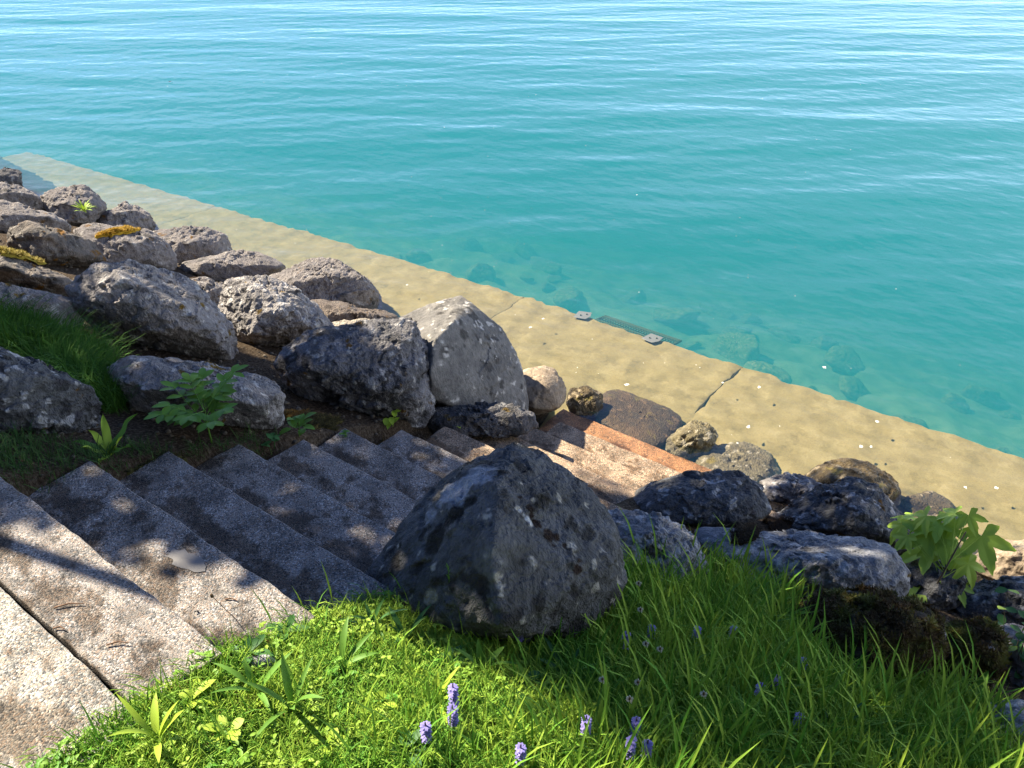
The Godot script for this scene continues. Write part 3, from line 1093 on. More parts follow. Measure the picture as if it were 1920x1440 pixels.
func build_moss() -> void:
	var r := RandomNumberGenerator.new()
	r.seed = 9
	var one := acc()
	for k in 9:
		add_leaf(one, aim(Vector3(r.randfn() * 0.006, 0, r.randfn() * 0.006), r.randf() * TAU, r.randf_range(0.4, 1.4)), r.randf_range(0.012, 0.026), 0.0028, 0.4, 0.2, 0.8, Color.WHITE, 2)
	var tuft := finish(one)
	for a in MOSS:
		var v := PackedVector3Array()
		var c := PackedColorArray()
		var ix := PackedInt32Array()
		var rings := 12
		var spokes := 40
		var base := Vector3(a[0].x, surface_at(a[0].x, a[0].z), a[0].z)
		for i in rings + 1:
			for k in spokes:
				var t := TAU * k / spokes
				var wob := 1.0 + 0.55 * n_low.get_noise_2d(cos(t) * 1.4 + a[0].x * 9.0, sin(t) * 1.4 + a[0].z * 9.0)
				var d: Vector3 = Vector3(cos(t) * a[1].x, 0, sin(t) * a[1].z) * wob * i / rings
				var q := base + d
				var f := n_fine.get_noise_3d(q.x * 45.0, 0.0, q.z * 45.0)
				var h: float = a[1].y * (1.0 - pow(float(i) / rings, 3.0)) * (0.6 + 0.9 * f) - (0.012 if i == rings else 0.0)
				d.y = clampf(surface_at(q.x, q.z) - base.y, -0.05 - 0.3 * d.length(), 0.04 + 0.3 * d.length()) + h
				v.append(d)
				c.append(a[2] * (1.0 + 0.8 * f))
		for i in rings:
			for k in spokes:
				var p := i * spokes + k
				var q := i * spokes + (k + 1) % spokes
				ix.append_array([p, p + spokes, q, q, p + spokes, q + spokes])
		var m := top("moss_patch", arrays_mesh(v, ix, c), mats.moss, base)
		tag(m, a[3], "moss")
		var mm := MultiMesh.new()
		mm.transform_format = MultiMesh.TRANSFORM_3D
		mm.use_colors = true
		mm.mesh = tuft
		mm.instance_count = int(clampf(a[1].x * a[1].z * 60000.0, 60, 900))
		for k in mm.instance_count:
			var q := v[r.randi_range(0, v.size() - 1 - spokes)] + Vector3(r.randfn(), 0, r.randfn()) * 0.006
			mm.set_instance_transform(k, Transform3D(Basis(Vector3.UP, r.randf() * TAU).scaled(Vector3.ONE * r.randf_range(0.5, 1.1)), q))
			mm.set_instance_color(k, a[2] * r.randf_range(0.7, 1.6))
		var cover := MultiMeshInstance3D.new()
		cover.name = "moss_cover"
		cover.multimesh = mm
		cover.material_override = mats.grass
		cover.set_meta("kind", "stuff")
		m.add_child(cover)
	# tufts of moss and small weeds over the two overgrown rocks
	for who in get_children():
		if not who.has_meta("label") or not "moss" in str(who.get_meta("label")) or not who is MeshInstance3D or who.get_meta("category") != "rock" or not "dark boulder" in str(who.get_meta("label")) and not "smaller moss" in str(who.get_meta("label")): continue
		var arr: Array = who.mesh.surface_get_arrays(0)
		var v: PackedVector3Array = arr[Mesh.ARRAY_VERTEX]
		var nn: PackedVector3Array = arr[Mesh.ARRAY_NORMAL]
		var mm := MultiMesh.new()
		mm.transform_format = MultiMesh.TRANSFORM_3D
		mm.use_colors = true
		mm.mesh = tuft
		var spots := []
		while spots.size() < 4200:
			var k := r.randi_range(0, v.size() - 1)
			var x := v[k] * 7.0
			if nn[k].y > -0.1 and n_fine.get_noise_3d(x.x, x.y, x.z) > -0.12: spots.append(k)
		mm.instance_count = spots.size()
		for k in spots.size():
			var n := nn[spots[k]]
			var b := Basis(Quaternion(Vector3.UP, n.slerp(Vector3.UP, 0.3).normalized())) * Basis(Vector3.UP, r.randf() * TAU)
			var x := v[spots[k]] * 5.0
			var a := n_low.get_noise_3d(x.x + 9.0, x.y, x.z)
			mm.set_instance_transform(k, Transform3D(b.scaled(Vector3.ONE * r.randf_range(0.6, 1.4)), v[spots[k]] + Vector3(r.randfn(), r.randfn(), r.randfn()) * 0.004))
			mm.set_instance_color(k, Color(0.07, 0.04, 0.012).lerp(Color(0.13, 0.13, 0.02), clampf(0.35 + 1.6 * a + 0.2 * r.randfn(), 0, 1)))
		var o := MultiMeshInstance3D.new()
		o.name = "moss_cover"
		o.multimesh = mm
		o.material_override = mats.grass
		o.set_meta("kind", "stuff")
		who.add_child(o)


func clump(r: RandomNumberGenerator, blades: int, spread: float, tall: float, wide: float, lean: float, droop: float) -> ArrayMesh:
	var A := acc()
	for k in blades:
		var at := Vector3(r.randfn(), 0, r.randfn()) * spread
		var shade := r.randf_range(0.75, 1.2)
		var dry := r.randf_range(0.5, 1.0) if r.randf() < 0.14 else 0.0
		var col := Color(shade, shade, shade).lerp(Color(2.2, 1.25, 1.6), dry)
		add_leaf(A, aim(at, r.randf() * TAU, PI / 2 - absf(r.randfn()) * lean, r.randf_range(-0.6, 0.6)), tall * r.randf_range(0.5, 1.25), wide * r.randf_range(0.6, 1.3), 0.3, 0.3, r.randf_range(0.2, 1.0) * droop, col, 3)
	return finish(A)


func scatter(called: String, label: String, mesh: Mesh, m: Material, spots: Array) -> void:
	# spots: [transform, colour]
	var mm := MultiMesh.new()
	mm.transform_format = MultiMesh.TRANSFORM_3D
	mm.use_colors = true
	mm.mesh = mesh
	mm.instance_count = spots.size()
	for k in spots.size():
		mm.set_instance_transform(k, spots[k][0])
		mm.set_instance_color(k, spots[k][1])
	var o := MultiMeshInstance3D.new()
	o.name = numbered(called)
	o.multimesh = mm
	o.material_override = m
	add_child(o)
	tag(o, label, "grass" if "grass" in called else "", "", "stuff")


func in_polygon(poly: Array, r: RandomNumberGenerator, count: int, margin := 0.0) -> Array:
	var pp := PackedVector2Array(poly)
	var lo := pp[0]
	var hi := pp[0]
	for q in pp:
		lo = lo.min(q)
		hi = hi.max(q)
	var out := []
	for k in count:
		var q := Vector2(r.randf_range(lo.x, hi.x), r.randf_range(lo.y, hi.y))
		if Geometry2D.is_point_in_polygon(q, pp): out.append(q)
	return out


func build_grass() -> void:
	var r := RandomNumberGenerator.new()
	r.seed = 101
	var short := []
	var long := []
	var leafy := []
	var mossy := PackedVector2Array(LAWN_MOSSY)
	for q in in_polygon(LAWN, r, 24000):
		q += Vector2(r.randfn(), r.randfn()) * 0.025
		var y := bank(q.x, q.y)
		var wild := clampf((q.y + 1.25 + 0.25 * n_low.get_noise_2d(q.x * 2.0, q.y * 2.0)) / 0.7 + clampf((q.x - 1.5) / 1.2, 0, 0.7), 0.0, 1.0)
		var a := n_low.get_noise_2d(q.x * 3.0 + 5.0, q.y * 3.0)
		var thin := Geometry2D.is_point_in_polygon(q, mossy)
		var g := Color(0.10, 0.26, 0.02).lerp(Color(0.29, 0.41, 0.04), clampf(0.5 + 0.8 * a + 0.3 * r.randfn(), 0, 1))
		var pick := r.randf()
		if thin and pick > 0.35: continue
		if pick < 0.035:
			leafy.append([Transform3D(Basis(Vector3.UP, r.randf() * TAU).scaled(Vector3.ONE * r.randf_range(0.7, 1.4)), Vector3(q.x, y, q.y)), g * 1.05])
		elif pick < 0.14 + 0.42 * wild:
			var s := r.randf_range(0.55, 1.3) * lerpf(0.6, 1.05, wild)
			long.append([Transform3D(Basis(Vector3.UP, r.randf() * TAU).scaled(Vector3(s, s, s)), Vector3(q.x, y - 0.01, q.y)), g])
		else:
			var s := r.randf_range(0.7, 1.2) * lerpf(0.9, 1.4, wild)
			short.append([Transform3D(Basis(Vector3.UP, r.randf() * TAU).scaled(Vector3(s, s, s)), Vector3(q.x, y - 0.006, q.y)), g])
	scatter("lawn_grass", "short sunlit lawn grass along the bottom of the picture", clump(r, 16, 0.028, 0.066, 0.0024, 0.7, 1.3), mats.grass, short)
	for k in 3:
		var some := []
		for e in range(k, long.size(), 3): some.append(long[e])
		scatter("long_grass", ["long arching grass on the shaded right part of the lawn", "stiff upright grass blades standing out of the lawn", "broad bladed grass drooping over the lawn"][k], clump(r, [11, 8, 6][k], [0.04, 0.03, 0.05][k], [0.16, 0.15, 0.18][k], [0.0028, 0.0022, 0.004][k], [0.55, 0.3, 0.8][k], [1.5, 0.5, 2.0][k]), mats.grass, some)
	# the lawn goes on behind and beside the picture
	var rest := []
	var seen_part := PackedVector2Array(LAWN)
	for k in 9000:
		var q := Vector2(r.randf_range(-2.5, 1.75 + 0.2 * r.randfn()), r.randf_range(-1.62, 2.6))
		if q.x > 1.0 and q.y < 0.3 or Geometry2D.is_point_in_polygon(q, seen_part): continue
		var a := n_low.get_noise_2d(q.x * 3.0 + 5.0, q.y * 3.0)
		rest.append([Transform3D(Basis(Vector3.UP, r.randf() * TAU).scaled(Vector3.ONE * r.randf_range(0.9, 1.6)), Vector3(q.x, bank(q.x, q.y) - 0.006, q.y)), Color(0.10, 0.26, 0.02).lerp(Color(0.29, 0.41, 0.04), clampf(0.5 + 0.8 * a + 0.3 * r.randfn(), 0, 1))])
	scatter("lawn_grass", "the lawn going on behind and beside the picture", clump(r, 16, 0.03, 0.07, 0.0026, 0.7, 1.3), mats.grass, rest)
	var A := acc()
	for k in 8:
		var at := Vector3(r.randfn(), 0, r.randfn()) * 0.022
		for e in 3:
			add_leaf(A, aim(at + Vector3(0, 0.018 + 0.012 * r.randf(), 0), r.randf() * TAU + e * TAU / 3, r.randf_range(-0.2, 0.5)), r.randf_range(0.010, 0.017), 0.0045, 0.55, 0.25, 0.5, Color.WHITE * r.randf_range(0.8, 1.2), 3)
	scatter("clover_grass", "small clover and herb leaves mixed into the lawn", finish(A), mats.leaf, leafy)
	var tall := []
	for q in in_polygon(TALL_GRASS, r, 3000):
		var s := r.randf_range(0.6, 1.2)
		tall.append([Transform3D(Basis(Vector3.UP, r.randf() * TAU).scaled(Vector3(s, s, s)), Vector3(q.x, bank(q.x, q.y) - 0.02, q.y)), Color(0.05, 0.15, 0.015).lerp(Color(0.10, 0.22, 0.02), r.randf())])
	scatter("tall_grass", "tall dense grass tuft hanging over the left rocks", clump(r, 18, 0.035, 0.25, 0.0026, 0.35, 1.9), mats.grass, tall)
	var weeds := []
	for q in in_polygon(SHADE_WEEDS, r, 700):
		var s := r.randf_range(0.4, 1.0)
		weeds.append([Transform3D(Basis(Vector3.UP, r.randf() * TAU).scaled(Vector3(s, s, s)), Vector3(q.x, bank(q.x, q.y) - 0.01, q.y)), Color(0.04, 0.11, 0.02).lerp(Color(0.08, 0.14, 0.03), r.randf())])
	scatter("sparse_grass", "thin dark grass and weeds along the left stair edge", clump(r, 9, 0.03, 0.12, 0.002, 0.6, 1.4), mats.grass, weeds)
	# gravel and crumbs of stone lying on the bank
	var gravel := []
	for k in 2600:
		var x := r.randf_range(0.9, 4.7)
		var z := r.randf_range(-8.0, -3.1) if r.randf() < 0.7 else r.randf_range(-1.2, 0.6)
		if Geometry2D.is_point_in_polygon(Vector2(x, z), PackedVector2Array(LAWN)): continue
		var s := r.randf_range(0.006, 0.022)
		var tone := r.randf_range(0.12, 0.36)
		gravel.append([Transform3D(Basis.from_euler(Vector3(r.randf() * TAU, r.randf() * TAU, 0)).scaled(Vector3(s, s * 0.7, s)), Vector3(x, bank(x, z) + s * 0.2, z)), Color(tone, tone * 0.92, tone * 0.82)])
	var pm := rock_mesh(blob_points(r, Vector3.ONE * 1.0), Vector3.ZERO, "cream", 10.0, 1, 0.5, Vector3(3, 1, 9))
	scatter("gravel", "loose gravel between the rocks of the bank", pm, mats.sub, gravel)


# ------------------------------------------------------------------ plants
func maple_leaf(size: float, droop: float) -> ArrayMesh:
	var A := acc()
	var tips := [[-2.45, 0.34], [-1.95, 0.52], [-1.55, 0.30], [-1.25, 0.52], [-0.98, 0.84], [-0.78, 0.62], [-0.52, 0.36], [-0.30, 0.62], [-0.16, 0.74], [0.0, 1.0], [0.16, 0.74], [0.30, 0.62], [0.52, 0.36], [0.78, 0.62], [0.98, 0.84], [1.25, 0.52], [1.55, 0.30], [1.95, 0.52], [2.45, 0.34]]
	var ring := []
	for k in tips.size() - 1:
		for e in 3:
			var t := e / 3.0
			var a := lerpf(tips[k][0], tips[k + 1][0], t)
			var q: float = lerpf(tips[k][1], tips[k + 1][1], t) * (1.0 if e == 0 else 0.97 + 0.06 * (e % 2))
			ring.append(Vector2(a, q))
	ring.append(Vector2(2.45, 0.34))
	A.v.append(Vector3.ZERO)
	A.c.append(Color.WHITE)
	for half in [0.5, 1.0]:
		for q in ring:
			var d: float = q.y * size * half
			var rib: float = absf(sin(q.x * 3.1)) * 0.08 * d
			A.v.append(Vector3(cos(q.x) * d, rib - droop * d * d / size, sin(q.x) * d))
			A.c.append(Color.WHITE)
	var n := ring.size()
	for k in n - 1:
		A.ix.append_array([0, 1 + k, 2 + k, 1 + k, 1 + n + k, 2 + k, 2 + k, 1 + n + k, 2 + n + k])
	return finish(A)


func leaf_material(col: Color) -> StandardMaterial3D:
	var m := mats.leaf.duplicate() as StandardMaterial3D
	m.albedo_color = col.linear_to_srgb()
	return m


func build_plants() -> void:
	var r := RandomNumberGenerator.new()
	r.seed = 55
	var green := leaf_material(Color(0.12, 0.25, 0.03))
	var fresh := leaf_material(Color(0.33, 0.45, 0.04))
	var deep := leaf_material(Color(0.05, 0.14, 0.03))
	var spring := leaf_material(Color(0.30, 0.43, 0.05))
	# maple sapling
	var t := thing("maple_sapling", Vector3(3.86, 0.2, -0.1), "young maple sapling with yellow green lobed leaves at right", "sapling")
	part("stem", tube(Vector3.ZERO, Vector3(-0.03, 0.30, 0.02), 0.006, 0.005), mats.bark, t)
	part("stem", tube(Vector3(-0.03, 0.30, 0.02), Vector3(-0.02, 0.62, 0.05), 0.005, 0.003), mats.bark, t)
	var leaves := [maple_leaf(0.14, 0.15), maple_leaf(0.14, 0.35), maple_leaf(0.14, 0.05)]
	for a in MAPLE:
		var p: Vector3 = a[0] - t.position
		var hub := Vector3(-0.025, clampf(p.y - 0.04, 0.06, 0.6), 0.03)
		var out := p - hub
		var yaw := lerp_angle(atan2(-out.z, out.x), PI, 0.6) + r.randf_range(-0.5, 0.5)
		part("leaf", leaves[r.randi() % 3], spring, t, Transform3D(aim(p, yaw, r.randf_range(-1.0, -0.3), r.randf_range(-0.4, 0.4)).basis.scaled(Vector3.ONE * a[1] * 1.75), p))
		part("leaf_stalk", tube(hub, p, 0.0022, 0.0016, 5), fresh, t)
	# ash-like plant by the flat rock
	var leaflet := acc()
	add_leaf(leaflet, Transform3D(), 0.075, 0.019, 0.45, 0.12, 0.35, Color.WHITE, 5)
	var leaflet_mesh := finish(leaflet)
	t = thing("leafy_plant", Vector3(1.74, 1.20, -3.20), "green leafy plant with feathered leaves in front of the flat rock", "plant")
	for k in 14:
		var yaw := TAU * k / 9.0 + r.randf_range(-0.3, 0.3)
		var lift := r.randf_range(0.25, 0.9)
		var base := Vector3(0, 0.12 + 0.04 * (k % 3), 0)
		var dir := Vector3(cos(yaw) * cos(lift), sin(lift), -sin(yaw) * cos(lift))
		var len_ := r.randf_range(0.17, 0.26)
		var leaf := part("leaf", tube(base, base + dir * len_, 0.0028, 0.0012, 5), green, t)
		for e in 4:
			for side in [-1, 1]:
				part("leaflet", leaflet_mesh, green, leaf, aim(base + dir * len_ * (0.35 + 0.2 * e), yaw + side * 0.95, lift * 0.4 + r.randf_range(-0.3, 0.1), r.randf_range(-0.2, 0.2)))
		part("leaflet", leaflet_mesh, green, leaf, aim(base + dir * len_, yaw, lift * 0.4))
	part("stem", tube(Vector3.ZERO, Vector3(0, 0.17, 0), 0.005, 0.003), green, t)
	# strap-leaved ferns
	for a in [[Vector3(1.27, 1.40, -3.22), 8, 0.20, 0.018, "strap leaved fern with curled shiny leaves left of the stairs", fresh], [Vector3(2.82, 0.70, 0.2), 6, 0.22, 0.024, "strap leaved fern at the lower right beside the lawn", green]]:
		t = thing("strap_fern", a[0], a[4], "fern")
		for k in a[1]:
			var A := acc()
			add_leaf(A, Transform3D(), a[2] * r.randf_range(0.6, 1.15), a[3], 0.5, 0.35, r.randf_range(0.3, 1.3), Color.WHITE, 9, 1.0)
			part("frond", finish(A), a[5] if k % 3 else green, t, aim(Vector3.ZERO, TAU * k / a[1] + r.randf_range(-0.3, 0.3), r.randf_range(0.7, 1.3)))
	# seedlings beside the stairs
	for a in [[Vector3(2.22, 0.98, -3.15), "green seedling with toothed leaves at the stair edge", 13, 0.07, green], [Vector3(2.90, 0.68, -3.13), "small bright green seedling under the pitted rock", 9, 0.06, fresh], [Vector3(2.02, 1.05, -3.10), "low green herb beside the leafy plant at the stairs", 9, 0.045, deep], [Vector3(3.27, 0.50, -2.95), "single bright sprout beside the sunlit step", 3, 0.04, fresh], [Vector3(2.45, 0.88, -3.05), "tiny green herb on the stair side near the seedling", 7, 0.035, green]]:
		t = thing("seedling", a[0], a[1], "seedling")
		part("stem", tube(Vector3.ZERO, Vector3(0.01, a[3] * 1.6, 0.01), 0.003, 0.002, 5), a[4], t)
		for k in a[2]:
			var A := acc()
			add_leaf(A, Transform3D(), a[3] * r.randf_range(0.7, 1.3), a[3] * 0.3, 0.42, 0.2, 0.7, Color.WHITE, 5)
			part("leaf", finish(A), a[4], t, aim(Vector3(0, a[3] * r.randf_range(0.4, 1.7), 0) + Vector3(r.randfn(), 0, r.randfn()) * a[3] * 0.25, r.randf() * TAU, r.randf_range(-0.1, 0.8)))
	# shrub at the right edge
	t = thing("small_shrub", Vector3(3.36, 0.5, 0.33), "thin twiggy shrub with small oval leaves at the right edge", "shrub")
	var oval := acc()
	add_leaf(oval, Transform3D(), 0.055, 0.019, 0.5, 0.12, 0.3, Color.WHITE, 5)
	var oval_mesh := finish(oval)
	for k in 7:
		var p := Vector3(r.randf_range(-0.05, 0.1), 0, r.randf_range(-0.06, 0.06))
		var d := Vector3(r.randf_range(-0.25, 0.25), 1.0, r.randf_range(-0.35, 0.25)).normalized()
		for e in 5:
			var q := p + d * 0.085
			d = (d + Vector3(r.randfn(), 0.2, r.randfn()) * 0.22).normalized()
			part("twig", tube(p, q, 0.0028 - 0.0004 * e, 0.0024 - 0.0004 * e, 5), mats.bark, t)
			for side in 2:
				part("leaf", oval_mesh, deep if r.randf() < 0.6 else fresh, t, aim(q, r.randf() * TAU, r.randf_range(-0.4, 0.5), r.randf_range(-0.4, 0.4)))
			p = q
	# fern tuft in a crack of the far rock
	t = thing("fern_tuft", Vector3(4.08, 0.40, -9.0), "small bright green fern tuft growing on the flat pale brown rock", "fern")
	for k in 30:
		var A := acc()
		add_leaf(A, Transform3D(), r.randf_range(0.06, 0.17), 0.009, 0.5, 0.2, 0.9, Color.WHITE, 5)
		part("frond", finish(A), fresh, t, aim(Vector3.ZERO, r.randf() * TAU, r.randf_range(0.4, 1.3)))
	# ribwort rosettes and broad leaves in the lawn
	for k in ROSETTES.size():
		var at: Vector3 = ROSETTES[k]
		t = thing("plantain_rosette", Vector3(at.x, bank(at.x, at.z), at.z), "lance leaved plantain rosette in the lawn, %s from the left" % ORDINAL[k], "plant", "plantain rosettes in the lawn")
		for e in 6:
			var A := acc()
			add_leaf(A, Transform3D(), r.randf_range(0.09, 0.19), r.randf_range(0.007, 0.012), 0.5, 0.35, r.randf_range(0.3, 1.1), Color.WHITE * r.randf_range(0.8, 1.2), 6)
			part("leaf", finish(A), leaf_green(at, fresh, green, deep), t, aim(Vector3.ZERO, TAU * e / 6.0 + r.randf_range(-0.4, 0.4), r.randf_range(0.6, 1.35), r.randf_range(-0.3, 0.3)))
	for k in BROAD.size():
		var at: Vector3 = BROAD[k]
		t = thing("broad_leaf_herb", Vector3(at.x, bank(at.x, at.z) + 0.005, at.z), "low broad leaved herb in the lawn, %s from the left" % ORDINAL[k], "plant", "broad leaved herbs in the lawn")
		for e in 6:
			var A := acc()
			add_leaf(A, Transform3D(), r.randf_range(0.045, 0.085), r.randf_range(0.012, 0.019), 0.6, 0.15, r.randf_range(0.2, 0.8), Color.WHITE * r.randf_range(0.85, 1.15), 6)
			part("leaf", finish(A), leaf_green(at, fresh, green, deep), t, aim(Vector3(0, 0.01, 0), TAU * e / 6.0 + r.randf_range(-0.4, 0.4), r.randf_range(0.15, 0.7), r.randf_range(-0.4, 0.4)))
	# bugle flower spikes
	var lip := acc()
	for e in 3:
		add_leaf(lip, aim(Vector3.ZERO, (e - 1) * 0.7, 0.1), 0.018, 0.005, 0.6, 0.2, 0.9, Color.WHITE, 3)
	var lip_mesh := finish(lip)
	var violet := leaf_material(Color(0.27, 0.23, 0.52))
	var bract := leaf_material(Color(0.10, 0.07, 0.12))
	for k in BUGLES.size():
		var at: Vector3 = BUGLES[k]
		var tall := r.randf_range(0.125, 0.17)
		t = thing("bugle_flower", Vector3(at.x, bank(at.x, at.z), at.z), "small violet flower spike in the lawn, %s from the left" % ORDINAL[k], "flower", "violet flower spikes in the lawn")
		part("stem", tube(Vector3.ZERO, Vector3(0, tall, 0), 0.0025, 0.0018, 5), green, t)
		var spike := part("flower_spike", tube(Vector3(0, tall * 0.45, 0), Vector3(0, tall + 0.008, 0), 0.006, 0.002, 6), bract, t)
		for w in 5:
			for e in 5:
				part("petal", lip_mesh, violet, spike, aim(Vector3(0, tall * (0.5 + 0.11 * w), 0), TAU * e / 5.0 + w * 0.6 + r.randf_range(-0.2, 0.2), r.randf_range(-0.1, 0.5)))
		for e in 4:
			var A := acc()
			add_leaf(A, Transform3D(), 0.04, 0.011, 0.55, 0.2, 0.5, Color.WHITE, 4)
			part("leaf", finish(A), green, t, aim(Vector3(0, 0.01 + 0.02 * (e / 2), 0), PI * e + (e / 2) * 1.5, 0.4))
	# ribwort flower heads
	var cream := leaf_material(Color(0.62, 0.58, 0.45))
	var brown := leaf_material(Color(0.12, 0.07, 0.03))
	var anther := acc()
	for k in 34:
		var d := Vector3(r.randfn(), 0.4 * r.randfn(), r.randfn()).normalized()
		add_tube(anther, d * 0.004, d * r.randf_range(0.009, 0.013), 0.0006, 0.0016, 4, Color.WHITE)
	var anther_mesh := finish(anther)
	for k in PLANTAINS.size():
		var at: Vector3 = PLANTAINS[k]
		t = thing("plantain_flower", Vector3(at.x, bank(at.x, at.z), at.z), "thin stalk with cream white flower head in the grass, %s from the left" % ORDINAL[k], "flower", "cream flower heads in the lawn")
		var tip := Vector3(r.randf_range(-0.03, 0.03), 0.21, r.randf_range(-0.03, 0.03))
		part("stalk", tube(Vector3.ZERO, tip, 0.0018, 0.0012, 5), green, t)
		var head := part("flower_head", tube(tip, tip + Vector3(0, 0.014, 0), 0.005, 0.003, 7), brown, t)
		part("anthers", anther_mesh, cream, head, Transform3D(Basis(), tip + Vector3(0, 0.006, 0)))
	# flowering grass stalk in front of the boulder, dry stalk on the steps
	t = thing("grass_stalk", Vector3(1.52, 1.28, -1.42), "flowering grass stalk in front of the biggest boulder", "grass")
	part("stalk", tube(Vector3.ZERO, Vector3(-0.01, 0.30, 0.0), 0.0016, 0.001, 5), green, t)
	var A2 := acc()
	for k in 22:
		add_leaf(A2, aim(Vector3(-0.01, 0.22 + 0.005 * k, 0), r.randf() * TAU, 1.0), 0.018, 0.0022, 0.4, 0.3, 0.3, Color.WHITE, 3)
	part("seed_head", finish(A2), green, t)
	t = thing("dry_stalk", Vector3(0.97, 1.5, -1.90), "thin dry stalk with a dark bud rising beside the third step", "stalk")
	part("stalk", tube(Vector3.ZERO, Vector3(-0.045, 0.13, -0.03), 0.0015, 0.001, 5), brown, t)
	part("bud", tube(Vector3(-0.045, 0.13, -0.03), Vector3(-0.047, 0.142, -0.031), 0.006, 0.004, 7), brown, t)


func leaf_green(at: Vector3, fresh: Material, green: Material, deep: Material) -> Material:
	return [fresh, green, deep][int(absf(at.x * 37.0 + at.z * 91.0)) % 3]


func build_small_things() -> void:
	var r := RandomNumberGenerator.new()
	r.seed = 12
	var dry := StandardMaterial3D.new()
	dry.resource_name = "dry_wood"
	dry.albedo_color = lin(0.16, 0.09, 0.05)
	dry.roughness = 0.9
	for a in [[Vector3(0.58, 1.658, -2.265), Vector3(0.645, 1.66, -2.205), "brown twig lying on the second step near its left part"], [Vector3(0.535, 1.658, -2.185), Vector3(0.555, 1.662, -2.15), "tiny dark twig at the joint of the landing slab"], [Vector3(0.60, 1.658, -1.995), Vector3(0.645, 1.66, -1.945), "pale thin twig on the second step near the lawn"], [Vector3(1.0, 1.508, -2.0), Vector3(1.02, 1.51, -1.96), "short dark bark crumb on the third tread"]]:
		var A := acc()
		var m: Vector3 = (a[0] + a[1]) / 2
		var bend := Vector3(0.006, 0.003, -0.004)
		add_tube(A, a[0] - m, bend, 0.0028, 0.0026, 6, Color.WHITE)
		add_tube(A, bend, a[1] - m, 0.0026, 0.0016, 6, Color.WHITE)
		var o := top("twig", finish(A), dry, m)
		tag(o, a[2], "twig")
	for a in [[Vector3(1.9, 1.058, -2.21), 0.016, "small grey stone lying on a shaded step"], [Vector3(0.91, 1.508, -2.03), 0.014, "dark pebble on the third tread near the lawn"], [Vector3(0.86, 1.60, -1.62), 0.07, "small pale stone at the lawn corner of the steps"], [Vector3(0.36, 1.66, -1.62), 0.06, "grey stone half sunk in grass beside the landing slab"]]:
		var o := top("pebble", rock_mesh(blob_points(r, Vector3(1, 0.6, 0.8) * a[1]), Vector3.ZERO, "bluepale" if a[1] > 0.02 else "dark", 12.0, 3, 0.6, a[0] * 5.0), mats.rock, a[0])
		tag(o, a[2], "stone")
	# foam and pollen flecks afloat
	var n := 0
	for p in FOAM:
		n += 1
		var v := PackedVector3Array([Vector3(0, 0.004, 0)])
		var ix := PackedInt32Array()
		var size := r.randf_range(0.008, 0.018)
		for k in 20:
			var a := TAU * k / 20
			var q := size * (1.0 + 0.9 * n_low.get_noise_2d(cos(a) * 1.5 + n * 7.0, sin(a) * 1.5))
			v.append(Vector3(cos(a) * q * 1.1, 0.001, sin(a) * q * 0.8))
		for k in 20: ix.append_array([0, 1 + k, 1 + (k + 1) % 20])
		var o := top("foam_patch", arrays_mesh(v, ix), mats.foam, Vector3(p.x, wave_height(p.x, p.y) + 0.002, p.y))
		tag(o, "small white foam fleck floating above the sandy ledge, %s from the left" % ORDINAL[n - 1], "foam", "foam flecks on the water")
	var A := acc()
	A.v.append(Vector3(0, 0.002, 0))
	for k in 7:
		A.v.append(Vector3(cos(TAU * k / 7), 0, sin(TAU * k / 7) * 0.7))
	for k in 7: A.ix.append_array([0, 1 + k, 1 + (k + 1) % 7])
	for k in 8: A.c.append(Color.WHITE)
	var specks := []
	for k in 260:
		var x := r.randf_range(4.8, 9.0) if k < 150 else r.randf_range(8.0, 22.0)
		var z := r.randf_range(-9.0, 0.8) if k < 150 else r.randf_range(-16.0, -3.0)
		if n_low.get_noise_2d(x * 0.7, z * 0.7) < -0.05: continue
		var s := r.randf_range(0.0025, 0.006) if x < 9.0 else r.randf_range(0.005, 0.011)
		specks.append([Transform3D(Basis(Vector3.UP, r.randf() * TAU).scaled(Vector3(s, 1, s)), Vector3(x, wave_height(x, z) + 0.003, z)), Color(0.8, 0.8, 0.72)])
	scatter("floating_specks", "pale pollen and petal specks drifting on the water", finish(A), mats.petal, specks)
	var f := acc()
	add_leaf(f, aim(Vector3(-0.05, 0, 0), 0.3, 0.05), 0.12, 0.02, 0.5, 0.3, 0.2, Color(0.03, 0.025, 0.02), 5)
	var o2 := top("floating_leaf", finish(f), mats.petal, Vector3(9.38, wave_height(9.38, -15.51) + 0.012, -15.51))
	tag(o2, "dark leaf floating alone far out on the lake", "leaf")


const ORDINAL := ["first", "second", "third", "fourth", "fifth", "sixth", "seventh", "eighth", "ninth", "tenth", "eleventh", "twelfth", "thirteenth", "fourteenth", "fifteenth", "sixteenth", "seventeenth", "eighteenth"]

